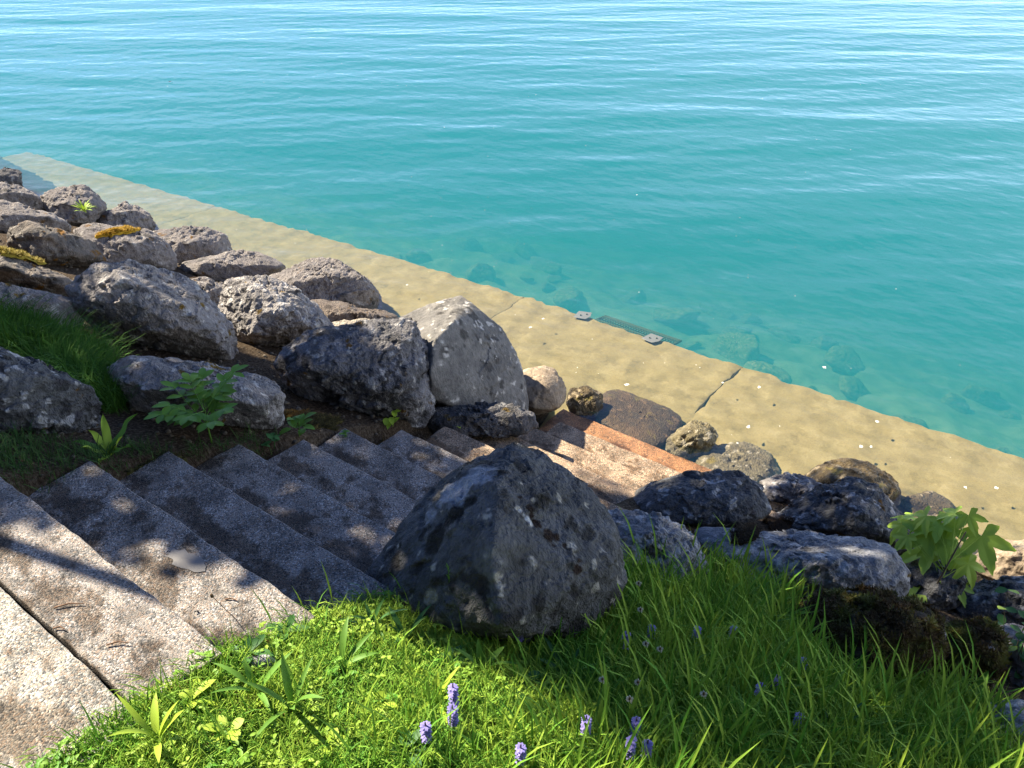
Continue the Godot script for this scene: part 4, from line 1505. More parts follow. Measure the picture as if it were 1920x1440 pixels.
# ------------------------------------------------------------------ measured places (metres)
const ROCKS := [
	["boulder", "dark wet rock standing in the water at the far left edge", "dark", 60, 5, 1, [4.23, 0.26, -11.94, 4.52, 0.24, -11.82, 4.55, 0.18, -11.79, 4.65, 0.16, -11.75, 4.61, 0.10, -11.74, 4.60, -0.03, -11.71, 4.45, -0.07, -11.75, 4.12, -0.01, -11.89, 4.20, 0.21, -11.71, 4.34, 0.18, -11.61, 4.52, 0.14, -11.58, 4.16, 0.07, -11.67, 4.43, 0.02, -11.57, 4.31, 0.02, -11.64, 4.39, 0.15, -12.07, 4.57, 0.14, -11.99, 4.59, 0.10, -11.98, 4.65, 0.09, -11.95, 4.63, 0.05, -11.95, 4.62, -0.04, -11.92, 4.52, -0.06, -11.95, 4.32, -0.02, -12.04]],
	["boulder", "brown cracked rock slab at the far left behind the grass", "grey", 60, 5, 1, [3.47, 0.69, -9.92, 3.65, 0.67, -9.85, 3.80, 0.62, -9.78, 3.88, 0.53, -9.71, 3.93, 0.43, -9.66, 3.94, 0.32, -9.62, 3.81, 0.31, -9.67, 3.53, 0.35, -9.79, 3.35, 0.40, -9.87, 3.45, 0.62, -9.64, 3.67, 0.61, -9.58, 3.84, 0.54, -9.52, 3.38, 0.50, -9.64, 3.74, 0.39, -9.54, 3.59, 0.43, -9.54, 3.63, 0.55, -10.07, 3.75, 0.53, -10.02, 3.84, 0.51, -9.98, 3.89, 0.44, -9.94, 3.92, 0.38, -9.91, 3.93, 0.31, -9.88, 3.85, 0.31, -9.91, 3.67, 0.34, -9.99, 3.56, 0.36, -10.04]],
	["boulder", "brown rock under the cracked slab at the far left edge", "grey", 60, 5, 1, [3.01, 0.88, -8.76, 3.17, 0.85, -8.69, 3.35, 0.76, -8.58, 3.50, 0.67, -8.49, 3.59, 0.59, -8.43, 3.63, 0.48, -8.38, 3.49, 0.45, -8.42, 3.28, 0.48, -8.51, 3.04, 0.56, -8.63, 2.89, 0.59, -8.70, 2.99, 0.81, -8.43, 3.27, 0.75, -8.31, 3.43, 0.70, -8.26, 2.92, 0.68, -8.44, 3.37, 0.58, -8.28, 3.15, 0.62, -8.32, 3.19, 0.71, -8.91, 3.30, 0.69, -8.87, 3.41, 0.64, -8.80, 3.51, 0.58, -8.74, 3.56, 0.53, -8.70, 3.59, 0.46, -8.67, 3.51, 0.44, -8.70, 3.37, 0.46, -8.75, 3.22, 0.51, -8.83, 3.12, 0.53, -8.88]],
	["boulder", "flat pale brown rock with a green fern tuft in its crack", "grey", 60, 5, 1, [3.93, 0.47, -9.68, 4.18, 0.53, -9.59, 4.39, 0.50, -9.49, 4.45, 0.42, -9.43, 4.50, 0.22, -9.34, 4.35, 0.14, -9.37, 4.26, 0.10, -9.40, 4.09, 0.10, -9.48, 3.96, 0.25, -9.59, 3.92, 0.40, -9.66, 3.98, 0.44, -9.41, 4.16, 0.42, -9.27, 4.32, 0.34, -9.18, 3.89, 0.25, -9.35, 4.20, 0.18, -9.20, 4.02, 0.25, -9.21, 4.13, 0.33, -9.84, 4.29, 0.37, -9.79, 4.42, 0.35, -9.72, 4.46, 0.30, -9.69, 4.49, 0.17, -9.63, 4.40, 0.12, -9.65, 4.34, 0.10, -9.67, 4.24, 0.10, -9.72, 4.15, 0.19, -9.79, 4.12, 0.29, -9.83]],
	["boulder", "small angular brown rock at the waterline beside the fern tuft rock", "grey", 60, 5, 1, [4.32, 0.11, -9.45, 4.49, 0.18, -9.39, 4.72, 0.25, -9.31, 4.82, 0.17, -9.23, 4.89, 0.08, -9.15, 4.93, -0.10, -9.06, 4.83, -0.14, -9.10, 4.63, -0.13, -9.20, 4.45, -0.03, -9.33, 4.41, 0.23, -9.20, 4.60, 0.21, -9.07, 4.78, 0.13, -9.03, 4.27, 0.05, -9.14, 4.71, -0.05, -8.96, 4.48, 0.03, -9.02, 4.55, 0.01, -9.58, 4.66, 0.05, -9.55, 4.80, 0.10, -9.49, 4.87, 0.04, -9.44, 4.91, -0.01, -9.39, 4.94, -0.13, -9.34, 4.88, -0.15, -9.36, 4.75, -0.14, -9.43, 4.63, -0.08, -9.51]],
	["boulder", "brown rock with a large black shaded face above orange moss", "dark2", 70, 5, 1, [2.63, 0.92, -7.41, 2.70, 1.00, -7.42, 2.84, 1.04, -7.37, 2.95, 0.99, -7.31, 3.10, 0.89, -7.21, 3.20, 0.82, -7.15, 3.29, 0.62, -7.03, 3.06, 0.63, -7.13, 2.87, 0.66, -7.22, 2.68, 0.75, -7.33, 2.83, 0.80, -7.58, 2.87, 0.86, -7.58, 2.96, 0.88, -7.56, 3.03, 0.85, -7.52, 3.13, 0.78, -7.45, 3.19, 0.74, -7.41, 3.25, 0.61, -7.34, 3.10, 0.61, -7.40, 2.98, 0.64, -7.45, 2.86, 0.69, -7.53, 2.82, 1.05, -7.07, 2.70, 0.87, -7.02, 3.02, 0.78, -6.97, 2.65, 0.97, -7.19]],
	["boulder", "long grey rock with yellow moss along its lower edge", "grey", 60, 5, 1, [3.36, 0.70, -7.80, 3.51, 0.74, -7.74, 3.65, 0.65, -7.63, 3.95, 0.58, -7.45, 4.06, 0.47, -7.35, 4.04, 0.27, -7.27, 3.99, 0.20, -7.27, 3.86, 0.23, -7.35, 3.67, 0.35, -7.50, 3.63, 0.46, -7.56, 3.47, 0.57, -7.69, 3.35, 0.65, -7.48, 3.63, 0.63, -7.23, 3.85, 0.52, -7.19, 3.30, 0.51, -7.37, 3.74, 0.41, -7.15, 3.47, 0.45, -7.24, 3.61, 0.52, -7.94, 3.71, 0.54, -7.90, 3.80, 0.49, -7.83, 4.00, 0.44, -7.71, 4.07, 0.37, -7.65, 4.05, 0.24, -7.60, 4.02, 0.20, -7.60, 3.94, 0.22, -7.65, 3.82, 0.30, -7.74, 3.79, 0.37, -7.79, 3.69, 0.43, -7.87]],
	["boulder", "grey craggy rock at the waterline with a blocky right end", "grey", 70, 5, 1, [4.26, 0.36, -7.97, 4.47, 0.38, -7.86, 4.73, 0.32, -7.68, 4.83, 0.23, -7.58, 4.85, 0.05, -7.49, 4.72, -0.01, -7.54, 4.37, -0.04, -7.73, 4.31, 0.11, -7.83, 4.30, 0.28, -7.91, 4.24, 0.31, -7.68, 4.44, 0.30, -7.51, 4.61, 0.22, -7.43, 4.13, 0.17, -7.62, 4.55, 0.04, -7.41, 4.33, 0.07, -7.53, 4.48, 0.21, -8.09, 4.62, 0.22, -8.01, 4.78, 0.18, -7.90, 4.84, 0.13, -7.84, 4.85, 0.01, -7.78, 4.77, -0.03, -7.81, 4.55, -0.05, -7.94, 4.51, 0.05, -8.00, 4.51, 0.15, -8.05]],
	["boulder", "low dark rock wedged behind the two big grey rocks", "grey", 60, 5, 1, [4.11, 0.21, -7.36, 4.41, 0.20, -7.16, 4.61, 0.25, -7.05, 4.75, 0.22, -6.94, 4.83, 0.16, -6.86, 4.93, 0.05, -6.74, 4.83, -0.05, -6.76, 4.59, -0.07, -6.90, 4.29, -0.03, -7.11, 4.11, 0.05, -7.28, 4.11, 0.27, -7.05, 4.48, 0.22, -6.81, 4.71, 0.16, -6.65, 4.14, 0.12, -6.97, 4.54, 0.03, -6.70, 4.29, 0.08, -6.86, 4.39, 0.08, -7.43, 4.58, 0.07, -7.30, 4.71, 0.10, -7.23, 4.80, 0.08, -7.16, 4.85, 0.04, -7.11, 4.91, -0.03, -7.03, 4.85, -0.09, -7.04, 4.70, -0.10, -7.13, 4.51, -0.08, -7.27, 4.39, -0.03, -7.37]],
	["boulder", "craggy purple grey rock with a peaked top at the waterline", "grey", 70, 6, 1.15, [4.44, 0.20, -6.39, 4.77, 0.28, -6.17, 4.89, 0.35, -6.11, 4.95, 0.34, -6.06, 5.03, 0.24, -5.93, 5.14, 0.11, -5.77, 5.18, -0.05, -5.63, 5.15, -0.20, -5.57, 5.00, -0.22, -5.68, 4.77, -0.17, -5.90, 4.59, -0.02, -6.14, 4.49, 0.08, -6.28, 4.46, 0.26, -6.00, 4.70, 0.28, -5.79, 4.97, 0.21, -5.53, 4.34, 0.05, -5.91, 4.84, -0.03, -5.54, 4.52, 0.03, -5.73, 4.77, 0.02, -6.46, 5.06, 0.12, -6.28, 5.15, 0.05, -6.17, 5.25, -0.14, -5.98, 5.13, -0.25, -6.01, 4.87, -0.12, -6.30]],
	["boulder", "low brown rock between the peaked rock and the big wedge", "brown", 60, 5, 1, [4.24, 0.31, -5.54, 4.47, 0.24, -5.30, 4.67, 0.16, -5.06, 4.73, 0.13, -4.99, 4.77, 0.06, -4.90, 4.70, -0.02, -4.91, 4.49, -0.06, -5.07, 4.34, 0.01, -5.25, 4.20, 0.11, -5.44, 4.21, 0.29, -5.21, 4.39, 0.27, -4.98, 4.62, 0.16, -4.87, 4.14, 0.12, -5.15, 4.48, 0.05, -4.86, 4.31, 0.07, -5.01, 4.47, 0.14, -5.55, 4.61, 0.09, -5.39, 4.74, 0.04, -5.24, 4.78, 0.02, -5.20, 4.80, -0.03, -5.14, 4.76, -0.08, -5.15, 4.62, -0.10, -5.25, 4.53, -0.06, -5.36, 4.44, 0.01, -5.48]],
	["boulder", "small cream coloured flat stone behind the pitted dark rock", "cream", 60, 5, 1, [3.94, 0.36, -4.95, 4.12, 0.39, -4.82, 4.22, 0.37, -4.72, 4.31, 0.29, -4.59, 4.22, 0.20, -4.60, 4.04, 0.16, -4.73, 3.92, 0.23, -4.89, 3.93, 0.36, -4.79, 4.06, 0.35, -4.69, 4.17, 0.33, -4.60, 3.88, 0.24, -4.78, 4.13, 0.20, -4.56, 4.02, 0.21, -4.64, 4.06, 0.28, -4.95, 4.18, 0.30, -4.86, 4.24, 0.29, -4.80, 4.30, 0.24, -4.72, 4.24, 0.18, -4.72, 4.12, 0.16, -4.80, 4.05, 0.21, -4.91]],
	["boulder", "mossy dark rock at the left edge above the tall grass", "dark2", 60, 5, 1, [2.07, 1.31, -6.35, 2.18, 1.27, -6.29, 2.26, 1.21, -6.24, 2.38, 1.10, -6.15, 2.54, 0.97, -6.03, 2.47, 0.91, -6.03, 2.25, 0.94, -6.13, 2.07, 1.03, -6.23, 1.96, 1.08, -6.29, 2.20, 1.16, -6.48, 2.27, 1.13, -6.45, 2.32, 1.09, -6.41, 2.40, 1.02, -6.36, 2.50, 0.94, -6.28, 2.45, 0.90, -6.28, 2.32, 0.92, -6.34, 2.20, 0.97, -6.41, 2.13, 1.00, -6.44, 2.23, 1.16, -6.00, 2.10, 1.25, -6.06, 2.38, 1.03, -5.98]],
	["boulder", "largest long grey rock of the bank lying left of the stairs", "pale", 60, 6, 1, [2.10, 1.35, -5.13, 2.18, 1.41, -5.12, 2.30, 1.46, -5.09, 2.45, 1.45, -5.00, 2.59, 1.37, -4.89, 2.72, 1.30, -4.79, 2.77, 1.20, -4.71, 2.80, 1.03, -4.61, 2.82, 0.88, -4.52, 2.78, 0.75, -4.47, 2.62, 0.76, -4.55, 2.45, 0.84, -4.68, 2.31, 0.96, -4.82, 2.17, 1.08, -4.96, 2.09, 1.21, -5.07, 2.37, 1.14, -5.31, 2.50, 1.21, -5.28, 2.69, 1.15, -5.15, 2.81, 1.03, -5.03, 2.84, 0.83, -4.91, 2.71, 0.75, -4.93, 2.51, 0.88, -5.11, 2.36, 1.04, -5.27, 2.28, 1.48, -4.71, 2.44, 1.34, -4.50, 2.11, 1.39, -4.77, 2.28, 1.22, -4.48, 2.55, 1.07, -4.35]],
	["boulder", "small grey rock squeezed between the two big grey rocks", "grey", 60, 5, 1, [3.41, 0.66, -6.04, 3.55, 0.65, -5.95, 3.66, 0.58, -5.84, 3.57, 0.44, -5.83, 3.47, 0.41, -5.87, 3.44, 0.54, -5.96, 3.39, 0.61, -5.90, 3.48, 0.62, -5.80, 3.55, 0.57, -5.80, 3.33, 0.53, -5.86, 3.50, 0.46, -5.77, 3.39, 0.49, -5.81, 3.51, 0.57, -6.09, 3.60, 0.56, -6.03, 3.66, 0.52, -5.97, 3.61, 0.43, -5.95, 3.54, 0.41, -5.98, 3.53, 0.50, -6.04]],
	["boulder", "white topped grey boulder behind the pitted dark rock", "white", 70, 6, 1, [3.10, 0.82, -5.17, 3.16, 0.91, -5.18, 3.30, 0.98, -5.13, 3.47, 0.96, -5.00, 3.62, 0.84, -4.82, 3.68, 0.72, -4.71, 3.70, 0.61, -4.63, 3.70, 0.53, -4.58, 3.52, 0.46, -4.66, 3.35, 0.43, -4.76, 3.15, 0.47, -4.92, 3.11, 0.57, -5.01, 3.09, 0.71, -5.11, 3.34, 0.65, -5.29, 3.47, 0.75, -5.26, 3.68, 0.66, -5.06, 3.73, 0.52, -4.93, 3.61, 0.42, -4.96, 3.37, 0.43, -5.12, 3.33, 0.58, -5.25, 3.22, 0.99, -4.85, 3.32, 0.90, -4.58, 3.16, 0.84, -4.63, 3.40, 0.72, -4.50, 3.06, 0.72, -4.73]],
	["boulder", "pale sloping rock under the tall grass at the left", "pale", 60, 5, 1, [1.64, 1.52, -5.37, 1.78, 1.48, -5.30, 1.93, 1.38, -5.20, 2.07, 1.30, -5.12, 2.11, 1.19, -5.05, 2.03, 1.09, -5.03, 1.87, 1.12, -5.10, 1.66, 1.21, -5.22, 1.53, 1.28, -5.30, 1.64, 1.42, -5.20, 1.84, 1.38, -5.08, 1.99, 1.32, -5.03, 1.57, 1.29, -5.15, 1.93, 1.19, -4.96, 1.75, 1.24, -5.03, 1.75, 1.39, -5.42, 1.84, 1.36, -5.38, 1.94, 1.29, -5.31, 2.03, 1.24, -5.26, 2.05, 1.17, -5.22, 2.00, 1.11, -5.21, 1.90, 1.13, -5.25, 1.76, 1.19, -5.33, 1.68, 1.23, -5.38]],
	["boulder", "big pitted black and white rock with a horned peak beside the stairs", "pitted", 30, 6, 1, [2.65, 0.99, -3.91, 2.82, 1.10, -3.84, 2.92, 1.14, -3.79, 3.02, 1.13, -3.70, 3.08, 1.10, -3.61, 3.26, 1.12, -3.47, 3.38, 1.15, -3.39, 3.42, 1.15, -3.36, 3.42, 1.10, -3.32, 3.37, 1.02, -3.30, 3.37, 0.87, -3.19, 3.29, 0.69, -3.11, 3.20, 0.59, -3.11, 3.10, 0.55, -3.16, 3.04, 0.59, -3.25, 2.92, 0.64, -3.39, 2.80, 0.69, -3.54, 2.68, 0.78, -3.72, 2.63, 0.90, -3.85, 2.97, 0.80, -3.97, 3.22, 0.89, -3.83, 3.46, 0.90, -3.62, 3.45, 0.82, -3.57, 3.34, 0.54, -3.44, 3.15, 0.57, -3.63, 2.96, 0.74, -3.93, 2.81, 1.17, -3.60, 2.75, 1.09, -3.37, 3.04, 1.13, -3.20, 2.96, 0.92, -3.05, 2.64, 1.07, -3.58]],
	["boulder", "big smooth wedge shaped boulder with a sunlit slanting top", "smooth", 90, 6, 0.4, [3.75, 0.83, -3.85, 3.90, 0.90, -3.74, 4.09, 0.96, -3.57, 4.15, 0.94, -3.47, 4.18, 0.88, -3.39, 4.18, 0.76, -3.27, 4.17, 0.59, -3.12, 4.15, 0.45, -3.02, 4.12, 0.32, -2.94, 4.06, 0.23, -2.93, 3.94, 0.20, -3.04, 3.77, 0.21, -3.25, 3.65, 0.26, -3.45, 3.72, 0.57, -3.65, 4.05, 0.57, -3.86, 4.27, 0.66, -3.67, 4.33, 0.61, -3.55, 4.33, 0.41, -3.38, 4.30, 0.24, -3.26, 4.18, 0.16, -3.33, 3.99, 0.20, -3.59, 4.13, 0.94, -3.46, 3.72, 1.01, -3.29, 3.46, 1.00, -3.23, 3.32, 0.89, -3.15, 3.26, 0.75, -3.09, 3.51, 0.51, -3.02, 3.84, 0.36, -2.95]],
	["boulder", "broad flat rock with a mossy top beside the leafy plant", "pale", 60, 6, 1, [1.65, 1.44, -3.88, 1.75, 1.47, -3.85, 1.87, 1.44, -3.76, 2.00, 1.38, -3.64, 2.19, 1.29, -3.47, 2.28, 1.23, -3.38, 2.29, 1.16, -3.33, 2.25, 1.06, -3.28, 2.18, 1.00, -3.28, 2.05, 1.01, -3.36, 1.85, 1.10, -3.53, 1.67, 1.22, -3.72, 1.87, 1.24, -3.95, 2.02, 1.24, -3.87, 2.23, 1.14, -3.68, 2.29, 1.06, -3.59, 2.22, 0.96, -3.56, 2.01, 1.02, -3.72, 1.79, 1.46, -3.63, 2.05, 1.35, -3.30, 2.05, 1.29, -3.15, 1.83, 1.39, -3.34, 1.68, 1.41, -3.57]],
	["boulder", "dark blue grey rock at the left edge below the tall grass", "bluegrey", 60, 6, 1, [1.06, 1.85, -3.91, 1.19, 1.79, -3.83, 1.26, 1.72, -3.77, 1.32, 1.63, -3.70, 1.39, 1.52, -3.61, 1.43, 1.44, -3.56, 1.42, 1.39, -3.53, 1.33, 1.36, -3.54, 1.22, 1.36, -3.58, 1.11, 1.42, -3.65, 0.90, 1.53, -3.79, 1.05, 1.74, -3.62, 1.18, 1.74, -3.53, 1.36, 1.63, -3.50, 0.97, 1.58, -3.59, 1.22, 1.51, -3.48, 1.10, 1.54, -3.52, 1.18, 1.66, -3.99, 1.26, 1.61, -3.94, 1.31, 1.57, -3.90, 1.34, 1.51, -3.85, 1.39, 1.44, -3.80, 1.41, 1.39, -3.76, 1.41, 1.36, -3.75, 1.35, 1.34, -3.75, 1.28, 1.33, -3.78, 1.21, 1.38, -3.82, 1.07, 1.45, -3.91]],
	["boulder", "low dark sloping rock under the big wedge shaped boulder", "dark", 60, 5, 1, [3.18, 0.51, -3.16, 3.29, 0.61, -3.13, 3.47, 0.63, -2.94, 3.62, 0.61, -2.74, 3.69, 0.56, -2.60, 3.67, 0.49, -2.55, 3.54, 0.46, -2.68, 3.39, 0.44, -2.83, 3.23, 0.44, -3.02, 3.23, 0.60, -3.03, 3.40, 0.63, -2.81, 3.56, 0.60, -2.63, 3.23, 0.54, -2.94, 3.48, 0.50, -2.61, 3.32, 0.50, -2.81, 3.34, 0.46, -3.10, 3.41, 0.52, -3.08, 3.53, 0.54, -2.96, 3.62, 0.52, -2.83, 3.66, 0.49, -2.74, 3.65, 0.45, -2.71, 3.57, 0.43, -2.79, 3.48, 0.42, -2.89, 3.38, 0.42, -3.01]],
	["boulder", "round tan boulder sitting in the shallows beside the bottom step", "tan", 13, 5, 0.4, [4.32, 0.18, -3.26, 4.42, 0.31, -3.25, 4.52, 0.34, -3.16, 4.58, 0.32, -3.05, 4.58, 0.24, -2.95, 4.53, 0.13, -2.89, 4.45, 0.05, -2.92, 4.34, 0.01, -3.03, 4.28, 0.03, -3.14, 4.27, 0.27, -3.13, 4.35, 0.31, -2.98, 4.43, 0.25, -2.90, 4.20, 0.17, -3.05, 4.35, 0.15, -2.87, 4.24, 0.15, -2.95, 4.47, 0.10, -3.26, 4.54, 0.18, -3.26, 4.60, 0.20, -3.20, 4.64, 0.19, -3.13, 4.64, 0.13, -3.06, 4.61, 0.06, -3.03, 4.55, 0.01, -3.05, 4.49, -0.01, -3.12, 4.45, 0.00, -3.19]],
	["boulder", "small dark wet rock between the round boulder and the submerged slab", "wet", 60, 5, 0.6, [4.67, -0.00, -2.99, 4.72, 0.07, -2.99, 4.82, 0.10, -2.87, 4.84, 0.05, -2.77, 4.82, -0.02, -2.72, 4.72, -0.11, -2.76, 4.64, -0.12, -2.89, 4.64, 0.06, -2.90, 4.69, 0.08, -2.81, 4.73, 0.06, -2.75, 4.57, -0.01, -2.87, 4.69, -0.04, -2.72, 4.63, -0.05, -2.79, 4.77, -0.06, -2.99, 4.81, -0.02, -2.99, 4.87, 0.00, -2.91, 4.89, -0.03, -2.85, 4.87, -0.07, -2.81, 4.81, -0.13, -2.84, 4.76, -0.14, -2.93]],
	["boulder", "flat brown slab lying just under water below the bottom step", "slab", 24, 5, 0.5, [4.73, -0.07, -2.80, 5.14, -0.07, -2.85, 5.17, -0.07, -2.73, 5.11, -0.07, -2.49, 5.10, -0.07, -2.32, 5.15, -0.07, -2.19, 5.01, -0.07, -2.15, 4.67, -0.07, -2.13, 4.62, -0.07, -2.32, 4.66, -0.07, -2.55, 4.79, -0.04, -2.70, 5.08, -0.04, -2.73, 5.10, -0.05, -2.64, 5.06, -0.04, -2.48, 5.05, -0.04, -2.36, 5.09, -0.04, -2.27, 4.99, -0.04, -2.24, 4.75, -0.04, -2.23, 4.71, -0.05, -2.36, 4.74, -0.04, -2.52, 4.73, -0.27, -2.80, 5.17, -0.27, -2.73, 5.10, -0.27, -2.32, 5.01, -0.27, -2.15, 4.62, -0.27, -2.32]],
	["boulder", "small blocky grey rock beside the submerged brown slab", "wetgrey", 60, 5, 1, [4.73, -0.11, -2.13, 4.85, 0.01, -2.07, 4.94, 0.08, -1.97, 4.96, 0.06, -1.88, 4.96, 0.01, -1.80, 4.87, -0.09, -1.84, 4.77, -0.16, -1.92, 4.73, -0.15, -2.06, 4.72, 0.04, -2.02, 4.75, 0.07, -1.91, 4.83, 0.06, -1.84, 4.65, -0.08, -1.98, 4.76, -0.06, -1.78, 4.71, -0.06, -1.89, 4.88, -0.16, -2.10, 4.95, -0.08, -2.07, 5.00, -0.04, -2.01, 5.02, -0.05, -1.95, 5.02, -0.08, -1.90, 4.96, -0.15, -1.92, 4.90, -0.19, -1.98, 4.87, -0.19, -2.06]],
	["boulder", "low tan rock under shallow water behind the dark flat boulder", "wetgrey", 10, 5, 0.8, [4.73, -0.11, -1.90, 4.99, -0.11, -1.82, 5.14, -0.11, -1.66, 5.15, -0.11, -1.46, 4.98, -0.11, -1.27, 4.74, -0.11, -1.30, 4.55, -0.11, -1.54, 4.56, -0.11, -1.77, 4.76, -0.05, -1.81, 4.95, -0.05, -1.75, 5.05, -0.05, -1.64, 5.06, -0.05, -1.50, 4.94, -0.05, -1.37, 4.77, -0.05, -1.38, 4.64, -0.05, -1.55, 4.65, -0.05, -1.72, 4.73, -0.31, -1.90, 5.14, -0.31, -1.66, 4.98, -0.31, -1.27, 4.55, -0.31, -1.54]],
	["boulder", "brown wet rounded rock half submerged behind the right boulders", "wet", 10, 5, 0.8, [4.95, -0.11, -1.18, 5.09, 0.05, -1.04, 5.16, 0.11, -0.89, 5.18, 0.11, -0.74, 5.17, 0.06, -0.58, 5.11, -0.03, -0.50, 5.03, -0.16, -0.50, 4.95, -0.21, -0.74, 4.92, -0.18, -1.04, 4.80, 0.06, -1.02, 4.84, 0.14, -0.79, 4.99, 0.09, -0.58, 4.73, -0.15, -0.97, 4.88, -0.04, -0.57, 4.74, -0.06, -0.76, 5.18, -0.22, -1.07, 5.26, -0.12, -0.98, 5.31, -0.08, -0.88, 5.32, -0.08, -0.79, 5.32, -0.11, -0.69, 5.28, -0.17, -0.64, 5.22, -0.25, -0.64, 5.17, -0.28, -0.79, 5.16, -0.26, -0.98]],
	["boulder", "low wet rock under water left of the maple sapling", "wet", 13, 5, 0.8, [5.21, -0.13, -0.51, 5.43, -0.13, -0.36, 5.35, -0.13, -0.19, 5.13, -0.13, -0.13, 4.95, -0.13, -0.30, 5.02, -0.13, -0.45, 5.20, -0.08, -0.46, 5.35, -0.08, -0.35, 5.30, -0.08, -0.23, 5.14, -0.08, -0.19, 5.02, -0.08, -0.30, 5.07, -0.08, -0.41, 5.21, -0.33, -0.51, 5.35, -0.33, -0.19, 4.95, -0.33, -0.30]],
	["boulder", "glistening gravelly rock at the waterline behind the maple sapling", "tan", 13, 5, 1.1, [4.69, -0.18, -0.02, 4.81, -0.02, 0.06, 4.88, 0.08, 0.14, 4.92, 0.14, 0.26, 4.92, 0.15, 0.43, 4.79, -0.01, 0.50, 4.70, -0.16, 0.15, 4.66, 0.06, 0.03, 4.70, 0.17, 0.20, 4.73, 0.18, 0.35, 4.58, -0.06, 0.09, 4.67, 0.04, 0.38, 4.61, 0.01, 0.23, 4.89, -0.23, 0.07, 4.97, -0.13, 0.13, 5.01, -0.07, 0.18, 5.04, -0.03, 0.26, 5.04, -0.02, 0.37, 4.96, -0.13, 0.41, 4.90, -0.22, 0.19]],
	["boulder", "dark flat topped boulder at the right foot of the stairs", "bluegrey", 13, 6, 1, [3.42, 0.34, -1.80, 3.53, 0.45, -1.73, 3.66, 0.54, -1.60, 3.78, 0.60, -1.42, 3.85, 0.61, -1.26, 3.88, 0.59, -1.11, 3.87, 0.53, -0.99, 3.82, 0.46, -0.97, 3.70, 0.38, -1.11, 3.55, 0.31, -1.37, 3.43, 0.29, -1.63, 3.40, 0.57, -1.59, 3.53, 0.64, -1.32, 3.62, 0.63, -1.10, 3.30, 0.47, -1.49, 3.61, 0.52, -1.04, 3.41, 0.51, -1.28, 3.68, 0.24, -1.70, 3.75, 0.31, -1.66, 3.83, 0.37, -1.58, 3.91, 0.41, -1.46, 3.95, 0.42, -1.36, 3.98, 0.40, -1.25, 3.97, 0.36, -1.18, 3.94, 0.32, -1.16, 3.86, 0.27, -1.26, 3.76, 0.22, -1.42, 3.69, 0.21, -1.60]],
	["boulder", "small sunlit white grey rock between two dark boulders", "white", 60, 5, 1, [4.62, -0.01, -1.35, 4.73, 0.09, -1.21, 4.76, 0.08, -1.08, 4.78, 0.07, -0.93, 4.69, -0.05, -0.95, 4.62, -0.10, -1.06, 4.57, -0.11, -1.23, 4.53, 0.06, -1.24, 4.57, 0.13, -1.10, 4.65, 0.10, -0.96, 4.46, 0.00, -1.20, 4.57, 0.03, -0.95, 4.52, -0.01, -1.07, 4.76, -0.10, -1.29, 4.83, -0.03, -1.20, 4.84, -0.04, -1.12, 4.86, -0.05, -1.02, 4.80, -0.12, -1.03, 4.75, -0.15, -1.10, 4.72, -0.16, -1.21]],
	["boulder", "dark ridged boulder with white lichen flecks left of the maple", "bluegrey", 60, 6, 1, [4.14, 0.02, -1.11, 4.31, 0.20, -0.99, 4.42, 0.32, -0.89, 4.51, 0.40, -0.74, 4.52, 0.39, -0.60, 4.49, 0.33, -0.47, 4.45, 0.25, -0.35, 4.36, 0.13, -0.27, 4.28, 0.06, -0.46, 4.21, 0.03, -0.75, 4.15, 0.00, -1.00, 4.43, -0.09, -0.99, 4.54, 0.03, -0.91, 4.61, 0.11, -0.85, 4.66, 0.16, -0.76, 4.67, 0.15, -0.67, 4.66, 0.11, -0.58, 4.63, 0.06, -0.50, 4.57, -0.02, -0.45, 4.52, -0.06, -0.57, 4.47, -0.08, -0.76, 4.43, -0.10, -0.92, 4.26, 0.38, -0.78, 4.19, 0.43, -0.57, 4.08, 0.34, -0.70, 4.09, 0.18, -0.94, 4.22, 0.30, -0.40]],
	["boulder", "pale blue grey rock touching the right side of the mossy boulder", "bluepale", 60, 6, 1, [2.70, 0.93, -1.57, 2.82, 0.97, -1.39, 2.88, 0.97, -1.26, 2.91, 0.95, -1.14, 2.88, 0.87, -1.04, 2.85, 0.81, -0.98, 2.75, 0.75, -1.05, 2.64, 0.71, -1.22, 2.57, 0.73, -1.42, 2.58, 0.97, -1.33, 2.68, 1.01, -1.22, 2.76, 0.97, -1.10, 2.51, 0.86, -1.26, 2.66, 0.85, -1.05, 2.56, 0.86, -1.18, 2.85, 0.78, -1.50, 2.93, 0.81, -1.38, 2.96, 0.81, -1.30, 2.98, 0.80, -1.22, 2.96, 0.75, -1.16, 2.94, 0.71, -1.12, 2.88, 0.67, -1.17, 2.81, 0.64, -1.28, 2.76, 0.66, -1.41]],
	["boulder", "long pale lichen crusted rock above the lawn at right", "bluepale", 60, 6, 1, [3.31, 0.51, -1.28, 3.39, 0.57, -1.14, 3.45, 0.59, -0.94, 3.53, 0.63, -0.71, 3.63, 0.69, -0.48, 3.66, 0.69, -0.30, 3.60, 0.60, -0.20, 3.52, 0.51, -0.17, 3.45, 0.47, -0.37, 3.37, 0.43, -0.61, 3.30, 0.42, -0.88, 3.24, 0.40, -1.15, 3.13, 0.66, -0.98, 3.22, 0.77, -0.63, 3.44, 0.77, -0.35, 3.05, 0.54, -0.84, 3.32, 0.69, -0.32, 3.20, 0.59, -0.56, 3.56, 0.35, -1.10, 3.65, 0.39, -0.88, 3.77, 0.46, -0.58, 3.75, 0.40, -0.39, 3.65, 0.31, -0.51, 3.56, 0.28, -0.85]],
